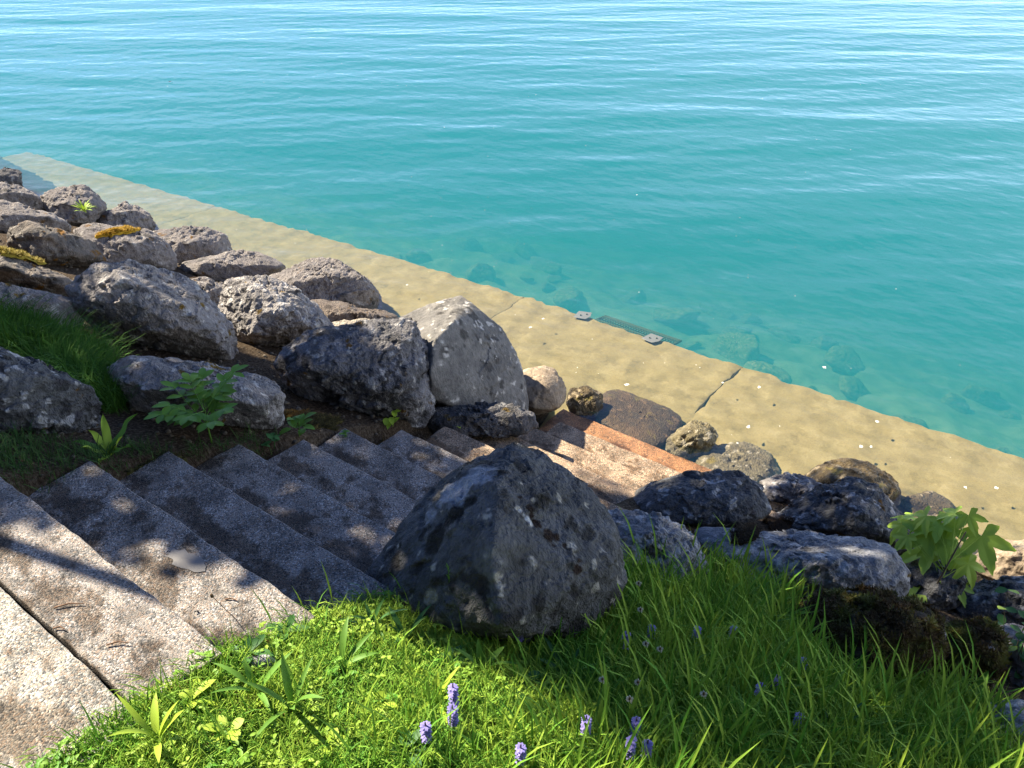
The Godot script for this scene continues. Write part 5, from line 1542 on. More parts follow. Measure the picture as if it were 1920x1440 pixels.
	["boulder", "grey rock under the maple sapling", "bluegrey", 60, 5, 1, [3.98, 0.35, -0.26, 4.04, 0.42, -0.20, 4.06, 0.43, -0.09, 4.03, 0.41, 0.03, 3.95, 0.30, 0.07, 3.87, 0.21, -0.05, 3.88, 0.23, -0.20, 3.87, 0.40, -0.17, 3.86, 0.47, -0.07, 3.91, 0.45, -0.00, 3.74, 0.30, -0.13, 3.83, 0.34, 0.03, 3.80, 0.33, -0.05, 4.09, 0.25, -0.20, 4.12, 0.30, -0.17, 4.13, 0.31, -0.09, 4.12, 0.29, -0.02, 4.06, 0.22, 0.01, 4.01, 0.16, -0.07, 4.02, 0.17, -0.16]],
	["boulder", "dark boulder overgrown with brown moss on the lawn edge", "mossy", 13, 6, 1.2, [2.83, 0.79, -0.58, 2.91, 0.87, -0.48, 3.00, 0.94, -0.33, 3.03, 0.96, -0.22, 3.04, 0.97, -0.11, 3.03, 0.95, -0.01, 2.99, 0.91, 0.04, 2.91, 0.82, 0.06, 2.80, 0.72, -0.03, 2.73, 0.66, -0.22, 2.70, 0.65, -0.45, 2.70, 0.92, -0.37, 2.73, 1.02, -0.23, 2.85, 1.04, -0.05, 2.60, 0.81, -0.31, 2.72, 0.88, -0.06, 2.59, 0.88, -0.16, 3.02, 0.65, -0.46, 3.07, 0.70, -0.40, 3.13, 0.75, -0.30, 3.15, 0.76, -0.23, 3.16, 0.77, -0.16, 3.15, 0.76, -0.09, 3.13, 0.73, -0.06, 3.07, 0.67, -0.04, 3.00, 0.61, -0.10, 2.95, 0.56, -0.22, 2.93, 0.56, -0.38]],
	["boulder", "smaller moss covered rock right of the dark mossy boulder", "mossy", 13, 5, 1.2, [3.24, 0.69, 0.01, 3.30, 0.76, 0.09, 3.31, 0.78, 0.19, 3.27, 0.74, 0.26, 3.18, 0.64, 0.29, 3.11, 0.56, 0.20, 3.08, 0.52, 0.07, 3.11, 0.76, 0.07, 3.13, 0.79, 0.16, 3.15, 0.78, 0.22, 3.04, 0.65, 0.11, 3.06, 0.68, 0.26, 3.04, 0.66, 0.19, 3.34, 0.59, 0.07, 3.37, 0.63, 0.12, 3.38, 0.64, 0.18, 3.36, 0.62, 0.23, 3.30, 0.55, 0.25, 3.25, 0.50, 0.19, 3.23, 0.48, 0.11]],
	["boulder", "grey flat rock at the right edge below the gravelly rock", "bluegrey", 60, 5, 1, [4.03, 0.18, -0.04, 4.13, 0.31, 0.08, 4.19, 0.39, 0.23, 4.23, 0.44, 0.41, 4.09, 0.28, 0.48, 4.00, 0.15, 0.26, 3.98, 0.12, 0.06, 3.93, 0.33, 0.07, 3.98, 0.43, 0.21, 4.02, 0.43, 0.33, 3.85, 0.24, 0.07, 3.95, 0.34, 0.37, 3.90, 0.31, 0.26, 4.20, 0.09, 0.06, 4.26, 0.17, 0.14, 4.30, 0.22, 0.23, 4.33, 0.26, 0.35, 4.24, 0.16, 0.40, 4.18, 0.07, 0.25, 4.16, 0.05, 0.12]],
	["boulder", "pale rock at the right edge beside the moss covered rock", "pale", 60, 5, 1, [3.53, 0.59, 0.22, 3.56, 0.64, 0.31, 3.58, 0.67, 0.45, 3.41, 0.49, 0.54, 3.38, 0.44, 0.38, 3.42, 0.47, 0.29, 3.38, 0.63, 0.28, 3.37, 0.69, 0.35, 3.43, 0.65, 0.44, 3.29, 0.52, 0.34, 3.32, 0.55, 0.46, 3.27, 0.55, 0.40, 3.61, 0.48, 0.28, 3.64, 0.51, 0.34, 3.65, 0.53, 0.43, 3.54, 0.42, 0.49, 3.52, 0.38, 0.39, 3.54, 0.41, 0.33]],
	["boulder", "pale blue rock at the lower right corner of the lawn", "bluepale", 60, 5, 1, [2.82, 0.82, 0.25, 2.86, 0.87, 0.36, 2.89, 0.92, 0.51, 2.71, 0.76, 0.58, 2.70, 0.72, 0.41, 2.77, 0.77, 0.30, 2.67, 0.84, 0.32, 2.69, 0.94, 0.39, 2.71, 0.92, 0.48, 2.58, 0.81, 0.37, 2.65, 0.84, 0.50, 2.57, 0.82, 0.43, 2.91, 0.71, 0.32, 2.93, 0.74, 0.39, 2.95, 0.78, 0.48, 2.84, 0.67, 0.53, 2.83, 0.65, 0.42, 2.88, 0.68, 0.35]],
	["boulder", "biggest boulder, peaked and lichen spotted, beside the stairs on the lawn", "hero", 90, 6, 0.7, [1.47, 1.23, -1.87, 1.69, 1.39, -1.83, 1.83, 1.50, -1.81, 2.00, 1.60, -1.73, 2.15, 1.65, -1.61, 2.18, 1.64, -1.56, 2.20, 1.58, -1.45, 2.23, 1.51, -1.30, 2.23, 1.43, -1.17, 2.17, 1.33, -1.09, 2.06, 1.20, -1.04, 1.93, 1.11, -1.07, 1.68, 1.05, -1.32, 1.43, 1.15, -1.79, 1.82, 1.04, -1.90, 2.07, 1.22, -1.86, 2.29, 1.33, -1.72, 2.32, 1.28, -1.61, 2.34, 1.17, -1.42, 2.23, 1.02, -1.33, 1.96, 0.92, -1.52, 2.11, 1.65, -1.58, 1.96, 1.64, -1.63, 1.84, 1.72, -1.46, 1.75, 1.56, -1.69, 1.63, 1.68, -1.32, 1.51, 1.50, -1.18, 1.94, 1.46, -1.10, 1.46, 1.36, -1.59]],
]
const LAWN := [Vector2(0.19, -1.85), Vector2(0.22, -1.84), Vector2(0.37, -1.80), Vector2(0.50, -1.78), Vector2(0.63, -1.76), Vector2(0.76, -1.74), Vector2(0.87, -1.78), Vector2(1.14, -1.79), Vector2(1.33, -1.79), Vector2(1.45, -1.76), Vector2(1.43, -1.57), Vector2(1.58, -1.35), Vector2(1.90, -1.20), Vector2(2.35, -1.27), Vector2(2.60, -1.30), Vector2(2.99, -1.05), Vector2(3.15, -0.65), Vector2(2.51, -0.43), Vector2(2.53, -0.20), Vector2(2.85, 0.09), Vector2(2.91, 0.27), Vector2(2.58, 0.42), Vector2(2.51, 0.55), Vector2(2.13, 0.40), Vector2(0.13, -1.64)]
const LAWN_MOSSY := [Vector2(2.60, -1.30), Vector2(2.99, -1.05), Vector2(3.15, -0.65), Vector2(2.79, -0.52), Vector2(2.60, -0.85), Vector2(2.43, -1.12)]
const TALL_GRASS := [Vector2(1.56, -5.59), Vector2(1.67, -5.24), Vector2(1.79, -4.91), Vector2(1.86, -4.69), Vector2(1.85, -4.38), Vector2(1.70, -3.95), Vector2(1.53, -3.69), Vector2(1.51, -3.81), Vector2(1.55, -4.33), Vector2(1.46, -4.72), Vector2(1.31, -4.93)]
const SHADE_WEEDS := [Vector2(0.80, -3.40), Vector2(1.07, -3.56), Vector2(1.16, -3.41), Vector2(1.20, -3.26), Vector2(1.38, -3.32), Vector2(1.46, -3.16), Vector2(1.85, -3.17), Vector2(2.15, -3.15), Vector2(1.77, -3.02), Vector2(1.52, -3.14), Vector2(1.20, -3.00), Vector2(1.14, -3.19), Vector2(0.92, -2.96), Vector2(0.82, -2.95), Vector2(0.79, -3.35)]
const BUGLES := [Vector3(0.97, 1.54, -1.03), Vector3(1.14, 1.47, -1.08), Vector3(1.08, 1.49, -1.03), Vector3(1.59, 1.27, -1.17), Vector3(1.11, 1.48, -0.81), Vector3(1.87, 1.15, -1.14), Vector3(1.34, 1.38, -0.74), Vector3(1.88, 1.14, -0.90), Vector3(1.36, 1.37, -0.60), Vector3(1.47, 1.32, -0.64), Vector3(1.41, 1.35, -0.57), Vector3(2.03, 1.08, -0.87), Vector3(2.16, 1.02, -0.74), Vector3(2.35, 0.94, -0.66), Vector3(2.00, 1.09, -0.43), Vector3(2.13, 1.04, -0.41), Vector3(1.98, 1.10, -0.28), Vector3(2.33, 0.94, -0.37)]
const PLANTAINS := [Vector3(1.52, 1.30, -0.77), Vector3(1.51, 1.31, -0.69), Vector3(2.14, 1.03, -1.01), Vector3(1.97, 1.10, -0.91), Vector3(1.61, 1.26, -0.68), Vector3(1.78, 1.18, -0.76), Vector3(1.82, 1.17, -0.72), Vector3(1.65, 1.24, -0.49)]
const ROSETTES := [Vector3(0.50, 1.66, -1.56), Vector3(0.78, 1.62, -1.52), Vector3(0.81, 1.61, -1.40), Vector3(1.05, 1.51, -1.47), Vector3(1.27, 1.41, -1.57), Vector3(1.31, 1.39, -1.45), Vector3(1.15, 1.46, -1.16), Vector3(1.61, 1.26, -1.42), Vector3(1.39, 1.36, -1.18), Vector3(1.43, 1.34, -0.98), Vector3(1.61, 1.26, -0.98), Vector3(1.38, 1.37, -0.73), Vector3(2.23, 0.99, -1.20), Vector3(1.58, 1.27, -0.60), Vector3(1.79, 1.18, -0.38), Vector3(2.12, 1.03, -0.18), Vector3(2.40, 0.91, -0.07)]
const BROAD := [Vector3(0.64, 1.64, -1.62), Vector3(0.64, 1.64, -1.45), Vector3(0.86, 1.59, -1.66), Vector3(1.02, 1.52, -1.70), Vector3(0.79, 1.62, -1.22), Vector3(0.99, 1.53, -1.26), Vector3(0.91, 1.57, -1.06), Vector3(1.33, 1.38, -1.26), Vector3(1.43, 1.34, -1.04), Vector3(1.80, 1.18, -0.62), Vector3(2.09, 1.05, -0.62), Vector3(1.93, 1.12, -0.28)]
const FOAM := [Vector2(5.68, -2.10), Vector2(5.80, -1.83), Vector2(5.22, -1.67), Vector2(5.88, -0.90), Vector2(5.49, -0.90), Vector2(5.53, -0.84), Vector2(4.85, -1.16), Vector2(5.44, -0.17), Vector2(4.97, -1.65), Vector2(5.17, -2.72), Vector2(5.71, -3.95), Vector2(5.49, -3.94), Vector2(5.48, -5.50), Vector2(5.19, -6.17), Vector2(5.56, 0.00), Vector2(6.43, -1.51)]
const MAPLE := [[Vector3(4.04, 0.56, -0.35), 0.58, 0], [Vector3(4.13, 0.57, -0.32), 0.50, 0], [Vector3(4.04, 0.68, -0.25), 0.58, 0], [Vector3(4.13, 0.70, -0.13), 0.58, 0], [Vector3(4.11, 0.73, -0.07), 0.50, 0], [Vector3(3.96, 0.56, -0.30), 0.50, 0], [Vector3(4.02, 0.59, -0.21), 0.79, 0], [Vector3(4.10, 0.64, 0.02), 0.86, 0], [Vector3(4.10, 0.63, -0.10), 0.79, 0], [Vector3(4.03, 0.49, -0.18), 0.94, 1], [Vector3(4.04, 0.54, -0.08), 0.72, 0], [Vector3(4.06, 0.47, -0.03), 0.65, 1], [Vector3(3.98, 0.53, 0.01), 0.58, 0], [Vector3(3.95, 0.29, -0.22), 0.65, 0], [Vector3(3.79, 0.35, -0.16), 0.65, 1], [Vector3(3.90, 0.28, -0.09), 0.72, 1], [Vector3(3.91, 0.38, -0.06), 0.65, 1], [Vector3(3.96, 0.39, -0.01), 0.58, 1], [Vector3(4.01, 0.60, -0.13), 0.72, 0], [Vector3(4.06, 0.64, -0.18), 0.65, 0]]
# limb nodes of the shade tree: x, y, z, parent, twigs carried, leaf clump radius
const TREE := [
	-0.60, 1.70, -7.80, -1, 152, 0.00,
	-0.50, 3.20, -7.55, 0, 151, 0.00,
	-0.35, 4.60, -7.45, 1, 146, 0.00,
	-0.10, 5.40, -7.40, 2, 145, 0.00,
	1.00, 5.60, -7.20, 3, 40, 0.00,
	2.20, 5.90, -6.60, 4, 33, 0.00,
	1.20, 5.30, -6.00, 3, 101, 0.00,
	-0.27, 3.61, -6.96, 1, 4, 0.00,
	-0.04, 4.01, -6.38, 7, 3, 0.00,
	0.19, 4.42, -5.79, 8, 2, 0.00,
	0.42, 4.82, -5.20, 9, 1, 0.00,
	1.51, 5.31, -5.88, 6, 15, 0.29,
	0.25, 5.33, -7.45, 3, 3, 0.30,
	0.44, 5.20, -7.66, 12, 2, 0.30,
	0.50, 5.40, -7.67, 13, 1, 0.30,
	0.95, 5.42, -5.74, 6, 85, 0.16,
	1.83, 5.34, -5.64, 11, 11, 0.27,
	1.64, 5.66, -5.71, 16, 1, 0.30,
	1.70, 5.59, -6.15, 11, 3, 0.30,
	2.00, 5.64, -6.00, 18, 2, 0.30,
	1.93, 5.91, -5.97, 19, 1, 0.30,
	2.32, 6.28, -6.77, 5, 19, 0.30,
	2.06, 6.43, -6.99, 21, 18, 0.23,
	2.19, 6.60, -7.38, 22, 16, 0.18,
	2.32, 6.54, -7.76, 23, 12, 0.19,
	2.60, 6.36, -7.58, 24, 4, 0.24,
	2.76, 6.18, -7.23, 25, 3, 0.30,
	2.41, 6.93, -7.20, 23, 3, 0.30,
	2.68, 7.13, -6.91, 27, 2, 0.30,
	0.93, 5.69, -5.39, 15, 71, 0.21,
	1.10, 5.90, -5.49, 29, 70, 0.30,
	0.99, 5.88, -5.79, 30, 1, 0.28,
	1.44, 6.23, -5.57, 30, 68, 0.30,
	1.82, 6.46, -5.64, 32, 67, 0.30,
	0.74, 5.09, -6.01, 15, 8, 0.17,
	0.74, 5.02, -6.42, 34, 7, 0.27,
	0.95, 5.17, -6.43, 35, 1, 0.30,
	0.75, 4.94, -6.74, 35, 5, 0.30,
	0.58, 5.16, -6.73, 37, 1, 0.30,
	0.94, 5.19, -6.77, 37, 1, 0.30,
	0.83, 4.71, -7.04, 37, 2, 0.30,
	3.19, 6.02, -7.36, 26, 2, 0.30,
	1.50, 5.63, -7.26, 4, 5, 0.30,
	1.62, 5.68, -7.50, 42, 3, 0.16,
	1.57, 5.47, -7.68, 43, 2, 0.16,
	1.45, 5.30, -7.08, 42, 1, 0.24,
	1.71, 6.08, -6.89, 22, 1, 0.26,
	0.83, 5.95, -6.85, 4, 1, 0.29,
	1.88, 6.69, -6.12, 33, 66, 0.30,
	1.56, 6.64, -6.10, 48, 65, 0.30,
	1.60, 6.68, -6.43, 49, 64, 0.30,
	1.87, 6.76, -6.46, 50, 1, 0.30,
	1.20, 6.62, -6.67, 50, 62, 0.30,
	1.06, 6.56, -6.43, 52, 2, 0.30,
	1.17, 6.54, -7.06, 52, 59, 0.22,
	0.75, 6.99, -6.56, 53, 1, 0.30,
	1.19, 5.05, -5.41, 15, 5, 0.30,
	1.27, 4.98, -5.01, 56, 4, 0.30,
	1.29, 5.46, -4.78, 57, 3, 0.30,
	1.51, 5.56, -5.04, 58, 2, 0.30,
	1.61, 5.75, -4.87, 59, 1, 0.30,
	2.10, 5.32, -7.58, 44, 1, 0.30,
	2.09, 4.82, -5.66, 16, 9, 0.16,
	2.10, 4.66, -5.23, 62, 8, 0.16,
	2.21, 5.05, -5.18, 63, 7, 0.30,
	1.49, 7.03, -7.02, 54, 58, 0.30,
	1.75, 7.06, -6.98, 65, 1, 0.30,
	1.23, 7.12, -7.42, 65, 56, 0.20,
	0.76, 7.00, -7.29, 67, 55, 0.21,
	0.78, 6.99, -7.76, 68, 54, 0.26,
	0.62, 6.99, -8.22, 69, 45, 0.30,
	0.38, 7.16, -8.56, 70, 44, 0.17,
	1.02, 6.58, -7.96, 69, 8, 0.30,
	1.08, 6.39, -8.00, 72, 7, 0.30,
	1.34, 6.33, -8.41, 73, 6, 0.16,
	1.68, 6.18, -8.27, 74, 5, 0.16,
	1.75, 6.03, -8.44, 75, 4, 0.30,
	2.02, 5.60, -8.38, 76, 2, 0.16,
	2.28, 5.72, -8.60, 77, 1, 0.16,
	0.43, 6.74, -8.97, 71, 43, 0.30,
	0.73, 6.81, -9.08, 79, 37, 0.30,
	0.84, 6.75, -9.22, 80, 22, 0.21,
	0.86, 6.99, -8.84, 80, 1, 0.30,
	0.59, 7.15, -9.25, 80, 13, 0.30,
	0.92, 7.19, -9.33, 83, 12, 0.30,
	1.02, 7.09, -9.44, 84, 11, 0.26,
	0.71, 6.33, -9.14, 81, 16, 0.30,
	0.95, 6.16, -8.95, 86, 1, 0.25,
	1.25, 7.08, -9.84, 85, 10, 0.21,
	1.58, 6.84, -9.95, 88, 9, 0.30,
	0.46, 5.99, -9.38, 86, 14, 0.30,
	0.57, 5.90, -9.71, 90, 13, 0.30,
	1.75, 7.12, -10.31, 89, 8, 0.30,
	0.82, 5.47, -9.46, 91, 8, 0.30,
	0.91, 5.62, -9.13, 93, 7, 0.30,
	0.28, 6.42, -8.51, 79, 5, 0.30,
	0.10, 6.12, -8.57, 95, 4, 0.30,
	0.24, 5.79, -8.51, 96, 1, 0.30,
	0.14, 6.15, -8.04, 96, 2, 0.16,
	0.18, 6.11, -7.70, 98, 1, 0.16,
	0.93, 5.55, -8.54, 94, 6, 0.30,
	1.08, 5.38, -8.52, 100, 4, 0.30,
	0.91, 5.76, -8.32, 100, 1, 0.27,
	1.18, 5.01, -8.94, 101, 3, 0.28,
	1.42, 4.70, -8.70, 103, 1, 0.17,
	1.50, 4.90, -9.30, 103, 1, 0.27,
	2.76, 5.96, -6.39, 5, 13, 0.20,
	2.85, 6.00, -6.14, 106, 12, 0.17,
	3.10, 5.96, -5.87, 107, 11, 0.27,
	3.22, 5.43, -5.73, 108, 10, 0.17,
	3.64, 5.16, -5.75, 109, 3, 0.30,
	3.69, 5.08, -6.04, 110, 2, 0.30,
	3.61, 4.82, -6.01, 111, 1, 0.30,
	1.36, 4.75, -7.33, 40, 1, 0.16,
	1.45, 6.68, -9.25, 81, 5, 0.23,
	1.58, 6.54, -9.35, 114, 4, 0.30,
	1.86, 6.63, -9.25, 115, 1, 0.21,
	3.06, 6.65, -6.83, 28, 1, 0.18,
	2.63, 5.19, -5.74, 109, 6, 0.16,
	2.46, 5.17, -6.05, 118, 5, 0.16,
	2.70, 5.27, -6.18, 119, 4, 0.16,
	2.70, 5.26, -6.56, 120, 3, 0.27,
	2.40, 5.14, -6.63, 121, 1, 0.30,
	2.68, 4.96, -6.41, 121, 1, 0.18,
	1.86, 6.15, -9.79, 115, 2, 0.16,
	2.10, 5.90, -10.08, 124, 1, 0.25,
	2.67, 5.49, -5.02, 64, 6, 0.30,
	2.50, 5.13, -4.57, 126, 5, 0.30,
	2.49, 4.75, -4.35, 127, 4, 0.30,
	2.33, 4.72, -4.60, 128, 2, 0.30,
	1.18, 6.09, -9.91, 91, 1, 0.23,
	1.77, 6.69, -10.84, 92, 7, 0.16,
	1.59, 6.66, -10.88, 131, 6, 0.16,
	1.77, 5.84, -9.13, 76, 1, 0.30,
	2.83, 6.85, -8.18, 24, 7, 0.24,
	2.87, 7.05, -8.21, 134, 1, 0.30,
	3.13, 6.88, -7.89, 134, 4, 0.30,
	3.57, 6.95, -7.99, 136, 3, 0.30,
	3.87, 6.63, -7.94, 137, 1, 0.30,
	3.38, 6.55, -8.17, 137, 1, 0.20,
	2.36, 6.64, -8.60, 134, 1, 0.16,
	0.38, 6.48, -10.15, 91, 3, 0.30,
	0.20, 6.57, -9.83, 141, 2, 0.30,
	0.14, 6.66, -9.69, 142, 1, 0.30,
	0.87, 6.41, -10.75, 132, 5, 0.23,
	0.76, 7.07, -11.03, 144, 4, 0.30,
	0.88, 7.15, -10.88, 145, 1, 0.30,
	0.37, 7.02, -11.20, 145, 1, 0.30,
	1.32, 7.15, -11.49, 145, 1, 0.16,
	1.56, 4.65, -4.26, 129, 1, 0.30,
	3.83, 5.46, -6.91, 41, 1, 0.16,
	3.53, 4.71, -4.53, 128, 1, 0.30,
]
const HERO_MARKS := [
	[Vector3(1.851, 1.666, -1.604), 0.085, Color(0.34, 0.36, 0.40), 0.30],
	[Vector3(1.798, 1.630, -1.641), 0.080, Color(0.34, 0.36, 0.40), 0.30],
	[Vector3(1.875, 1.686, -1.559), 0.060, Color(0.34, 0.36, 0.40), 0.30],
	[Vector3(1.789, 1.627, -1.581), 0.060, Color(0.34, 0.36, 0.40), 0.30],
	[Vector3(1.799, 1.676, -1.420), 0.040, Color(0.30, 0.38, 0.31), 0.20],
	[Vector3(1.685, 1.574, -1.680), 0.045, Color(0.28, 0.30, 0.33), 0.30],
	[Vector3(1.830, 1.684, -1.393), 0.016, Color(0.55, 0.56, 0.56), 0.30],
	[Vector3(1.831, 1.673, -1.376), 0.016, Color(0.55, 0.56, 0.56), 0.30],
	[Vector3(1.832, 1.662, -1.359), 0.016, Color(0.55, 0.56, 0.56), 0.30],
	[Vector3(1.832, 1.651, -1.342), 0.016, Color(0.55, 0.56, 0.56), 0.30],
	[Vector3(1.833, 1.641, -1.325), 0.016, Color(0.55, 0.56, 0.56), 0.30],
	[Vector3(1.834, 1.630, -1.308), 0.016, Color(0.55, 0.56, 0.56), 0.30],
	[Vector3(1.731, 1.491, -1.276), 0.008, Color(0.03, 0.02, 0.011), 0.15],
	[Vector3(1.918, 1.645, -1.267), 0.015, Color(0.03, 0.02, 0.011), 0.15],
	[Vector3(1.913, 1.573, -1.165), 0.018, Color(0.03, 0.02, 0.011), 0.15],
	[Vector3(1.772, 1.569, -1.340), 0.022, Color(0.03, 0.02, 0.011), 0.15],
	[Vector3(1.864, 1.640, -1.328), 0.011, Color(0.03, 0.02, 0.011), 0.15],
	[Vector3(1.853, 1.610, -1.297), 0.022, Color(0.03, 0.02, 0.011), 0.15],
	[Vector3(1.894, 1.742, -1.442), 0.019, Color(0.03, 0.02, 0.011), 0.15],
	[Vector3(1.779, 1.501, -1.230), 0.012, Color(0.03, 0.02, 0.011), 0.15],
	[Vector3(1.783, 1.509, -1.237), 0.016, Color(0.03, 0.02, 0.011), 0.15],
	[Vector3(1.814, 1.520, -1.213), 0.019, Color(0.03, 0.02, 0.011), 0.15],
	[Vector3(1.759, 1.461, -1.195), 0.014, Color(0.03, 0.02, 0.011), 0.15],
	[Vector3(1.846, 1.669, -1.394), 0.010, Color(0.03, 0.02, 0.011), 0.15],
	[Vector3(1.869, 1.589, -1.246), 0.021, Color(0.03, 0.02, 0.011), 0.15],
	[Vector3(1.861, 1.497, -1.118), 0.017, Color(0.03, 0.02, 0.011), 0.15],
	[Vector3(1.845, 1.589, -1.277), 0.009, Color(0.03, 0.02, 0.011), 0.15],
	[Vector3(1.815, 1.614, -1.353), 0.015, Color(0.03, 0.02, 0.011), 0.15],
	[Vector3(1.789, 1.551, -1.290), 0.014, Color(0.03, 0.02, 0.011), 0.15],
	[Vector3(1.870, 1.495, -1.105), 0.015, Color(0.03, 0.02, 0.011), 0.15],
	[Vector3(1.830, 1.498, -1.159), 0.011, Color(0.03, 0.02, 0.011), 0.15],
	[Vector3(1.886, 1.694, -1.382), 0.017, Color(0.03, 0.02, 0.011), 0.15],
	[Vector3(1.837, 1.506, -1.162), 0.018, Color(0.03, 0.02, 0.011), 0.15],
	[Vector3(1.932, 1.649, -1.255), 0.019, Color(0.03, 0.02, 0.011), 0.15],
	[Vector3(1.782, 1.516, -1.249), 0.017, Color(0.03, 0.02, 0.011), 0.15],
	[Vector3(1.919, 1.704, -1.353), 0.022, Color(0.03, 0.02, 0.011), 0.15],
	[Vector3(1.810, 1.469, -1.142), 0.019, Color(0.03, 0.02, 0.011), 0.15],
	[Vector3(1.876, 1.660, -1.342), 0.015, Color(0.03, 0.02, 0.011), 0.15],
	[Vector3(1.847, 1.597, -1.286), 0.016, Color(0.03, 0.02, 0.011), 0.15],
	[Vector3(1.904, 1.630, -1.263), 0.016, Color(0.03, 0.02, 0.011), 0.15],
	[Vector3(1.818, 1.512, -1.195), 0.015, Color(0.03, 0.02, 0.011), 0.15],
	[Vector3(1.937, 1.698, -1.320), 0.020, Color(0.03, 0.02, 0.011), 0.15],
	[Vector3(1.976, 1.721, -1.305), 0.015, Color(0.03, 0.02, 0.011), 0.15],
	[Vector3(1.901, 1.646, -1.289), 0.015, Color(0.03, 0.02, 0.011), 0.15],
	[Vector3(1.886, 1.586, -1.218), 0.020, Color(0.03, 0.02, 0.011), 0.15],
	[Vector3(1.889, 1.591, -1.223), 0.013, Color(0.03, 0.02, 0.011), 0.15],
	[Vector3(1.880, 1.691, -1.383), 0.013, Color(0.03, 0.02, 0.011), 0.15],
	[Vector3(1.967, 1.751, -1.362), 0.014, Color(0.03, 0.02, 0.011), 0.15],
	[Vector3(1.859, 1.582, -1.247), 0.013, Color(0.03, 0.02, 0.011), 0.15],
	[Vector3(2.001, 1.660, -1.182), 0.011, Color(0.03, 0.02, 0.011), 0.15],
	[Vector3(1.911, 1.731, -1.403), 0.014, Color(0.03, 0.02, 0.011), 0.15],
	[Vector3(1.840, 1.544, -1.215), 0.013, Color(0.03, 0.02, 0.011), 0.15],
	[Vector3(1.954, 1.667, -1.254), 0.009, Color(0.03, 0.02, 0.011), 0.15],
	[Vector3(1.818, 1.507, -1.188), 0.018, Color(0.03, 0.02, 0.011), 0.15],
	[Vector3(1.790, 1.489, -1.198), 0.009, Color(0.03, 0.02, 0.011), 0.15],
	[Vector3(1.880, 1.659, -1.336), 0.015, Color(0.03, 0.02, 0.011), 0.15],
	[Vector3(1.809, 1.513, -1.209), 0.021, Color(0.03, 0.02, 0.011), 0.15],
	[Vector3(1.853, 1.681, -1.404), 0.012, Color(0.03, 0.02, 0.011), 0.15],
	[Vector3(1.921, 1.743, -1.409), 0.015, Color(0.03, 0.02, 0.011), 0.15],
	[Vector3(1.863, 1.655, -1.352), 0.008, Color(0.03, 0.02, 0.011), 0.15],
	[Vector3(1.935, 1.680, -1.297), 0.015, Color(0.03, 0.02, 0.011), 0.15],
	[Vector3(1.842, 1.511, -1.164), 0.019, Color(0.03, 0.02, 0.011), 0.15],
	[Vector3(1.926, 1.672, -1.297), 0.021, Color(0.03, 0.02, 0.011), 0.15],
	[Vector3(1.815, 1.494, -1.173), 0.012, Color(0.03, 0.02, 0.011), 0.15],
	[Vector3(1.850, 1.550, -1.213), 0.018, Color(0.03, 0.02, 0.011), 0.15],
	[Vector3(1.719, 1.548, -1.377), 0.020, Color(0.03, 0.02, 0.011), 0.15],
	[Vector3(1.851, 1.602, -1.288), 0.017, Color(0.03, 0.02, 0.011), 0.15],
	[Vector3(1.892, 1.522, -1.117), 0.017, Color(0.03, 0.02, 0.011), 0.15],
	[Vector3(1.846, 1.607, -1.302), 0.018, Color(0.03, 0.02, 0.011), 0.15],
	[Vector3(1.820, 1.534, -1.226), 0.017, Color(0.03, 0.02, 0.011), 0.15],
	[Vector3(1.887, 1.561, -1.181), 0.013, Color(0.03, 0.02, 0.011), 0.15],
	[Vector3(1.930, 1.642, -1.247), 0.009, Color(0.03, 0.02, 0.011), 0.15],
	[Vector3(1.956, 1.706, -1.308), 0.030, Color(0.03, 0.02, 0.011), 0.20],
	[Vector3(1.936, 1.670, -1.281), 0.035, Color(0.03, 0.02, 0.011), 0.20],
	[Vector3(1.920, 1.637, -1.252), 0.030, Color(0.03, 0.02, 0.011), 0.20],
	[Vector3(1.861, 1.585, -1.250), 0.025, Color(0.03, 0.02, 0.011), 0.20],
	[Vector3(1.836, 1.543, -1.219), 0.030, Color(0.03, 0.02, 0.011), 0.20],
	[Vector3(1.921, 1.577, -1.161), 0.020, Color(0.03, 0.02, 0.011), 0.20],
	[Vector3(1.412, 1.449, -1.578), 0.015, Color(0.36, 0.34, 0.28), 0.20],
	[Vector3(1.699, 1.566, -1.386), 0.016, Color(0.36, 0.34, 0.28), 0.20],
	[Vector3(1.521, 1.488, -1.497), 0.011, Color(0.36, 0.34, 0.28), 0.20],
	[Vector3(1.629, 1.458, -1.313), 0.027, Color(0.36, 0.34, 0.28), 0.20],
	[Vector3(1.553, 1.458, -1.411), 0.020, Color(0.36, 0.34, 0.28), 0.20],
	[Vector3(1.525, 1.541, -1.571), 0.011, Color(0.36, 0.34, 0.28), 0.20],
	[Vector3(1.531, 1.407, -1.363), 0.012, Color(0.36, 0.34, 0.28), 0.20],
	[Vector3(1.464, 1.514, -1.608), 0.027, Color(0.36, 0.34, 0.28), 0.20],
	[Vector3(1.457, 1.478, -1.564), 0.024, Color(0.36, 0.34, 0.28), 0.20],
	[Vector3(1.503, 1.527, -1.577), 0.012, Color(0.36, 0.34, 0.28), 0.20],
	[Vector3(1.465, 1.390, -1.421), 0.021, Color(0.36, 0.34, 0.28), 0.20],
	[Vector3(1.485, 1.528, -1.603), 0.022, Color(0.36, 0.34, 0.28), 0.20],
	[Vector3(1.678, 1.521, -1.345), 0.018, Color(0.36, 0.34, 0.28), 0.20],
	[Vector3(1.510, 1.527, -1.569), 0.011, Color(0.36, 0.34, 0.28), 0.20],
	[Vector3(1.509, 1.538, -1.587), 0.009, Color(0.36, 0.34, 0.28), 0.20],
	[Vector3(1.566, 1.589, -1.590), 0.009, Color(0.36, 0.34, 0.28), 0.20],
	[Vector3(1.678, 1.530, -1.358), 0.022, Color(0.36, 0.34, 0.28), 0.20],
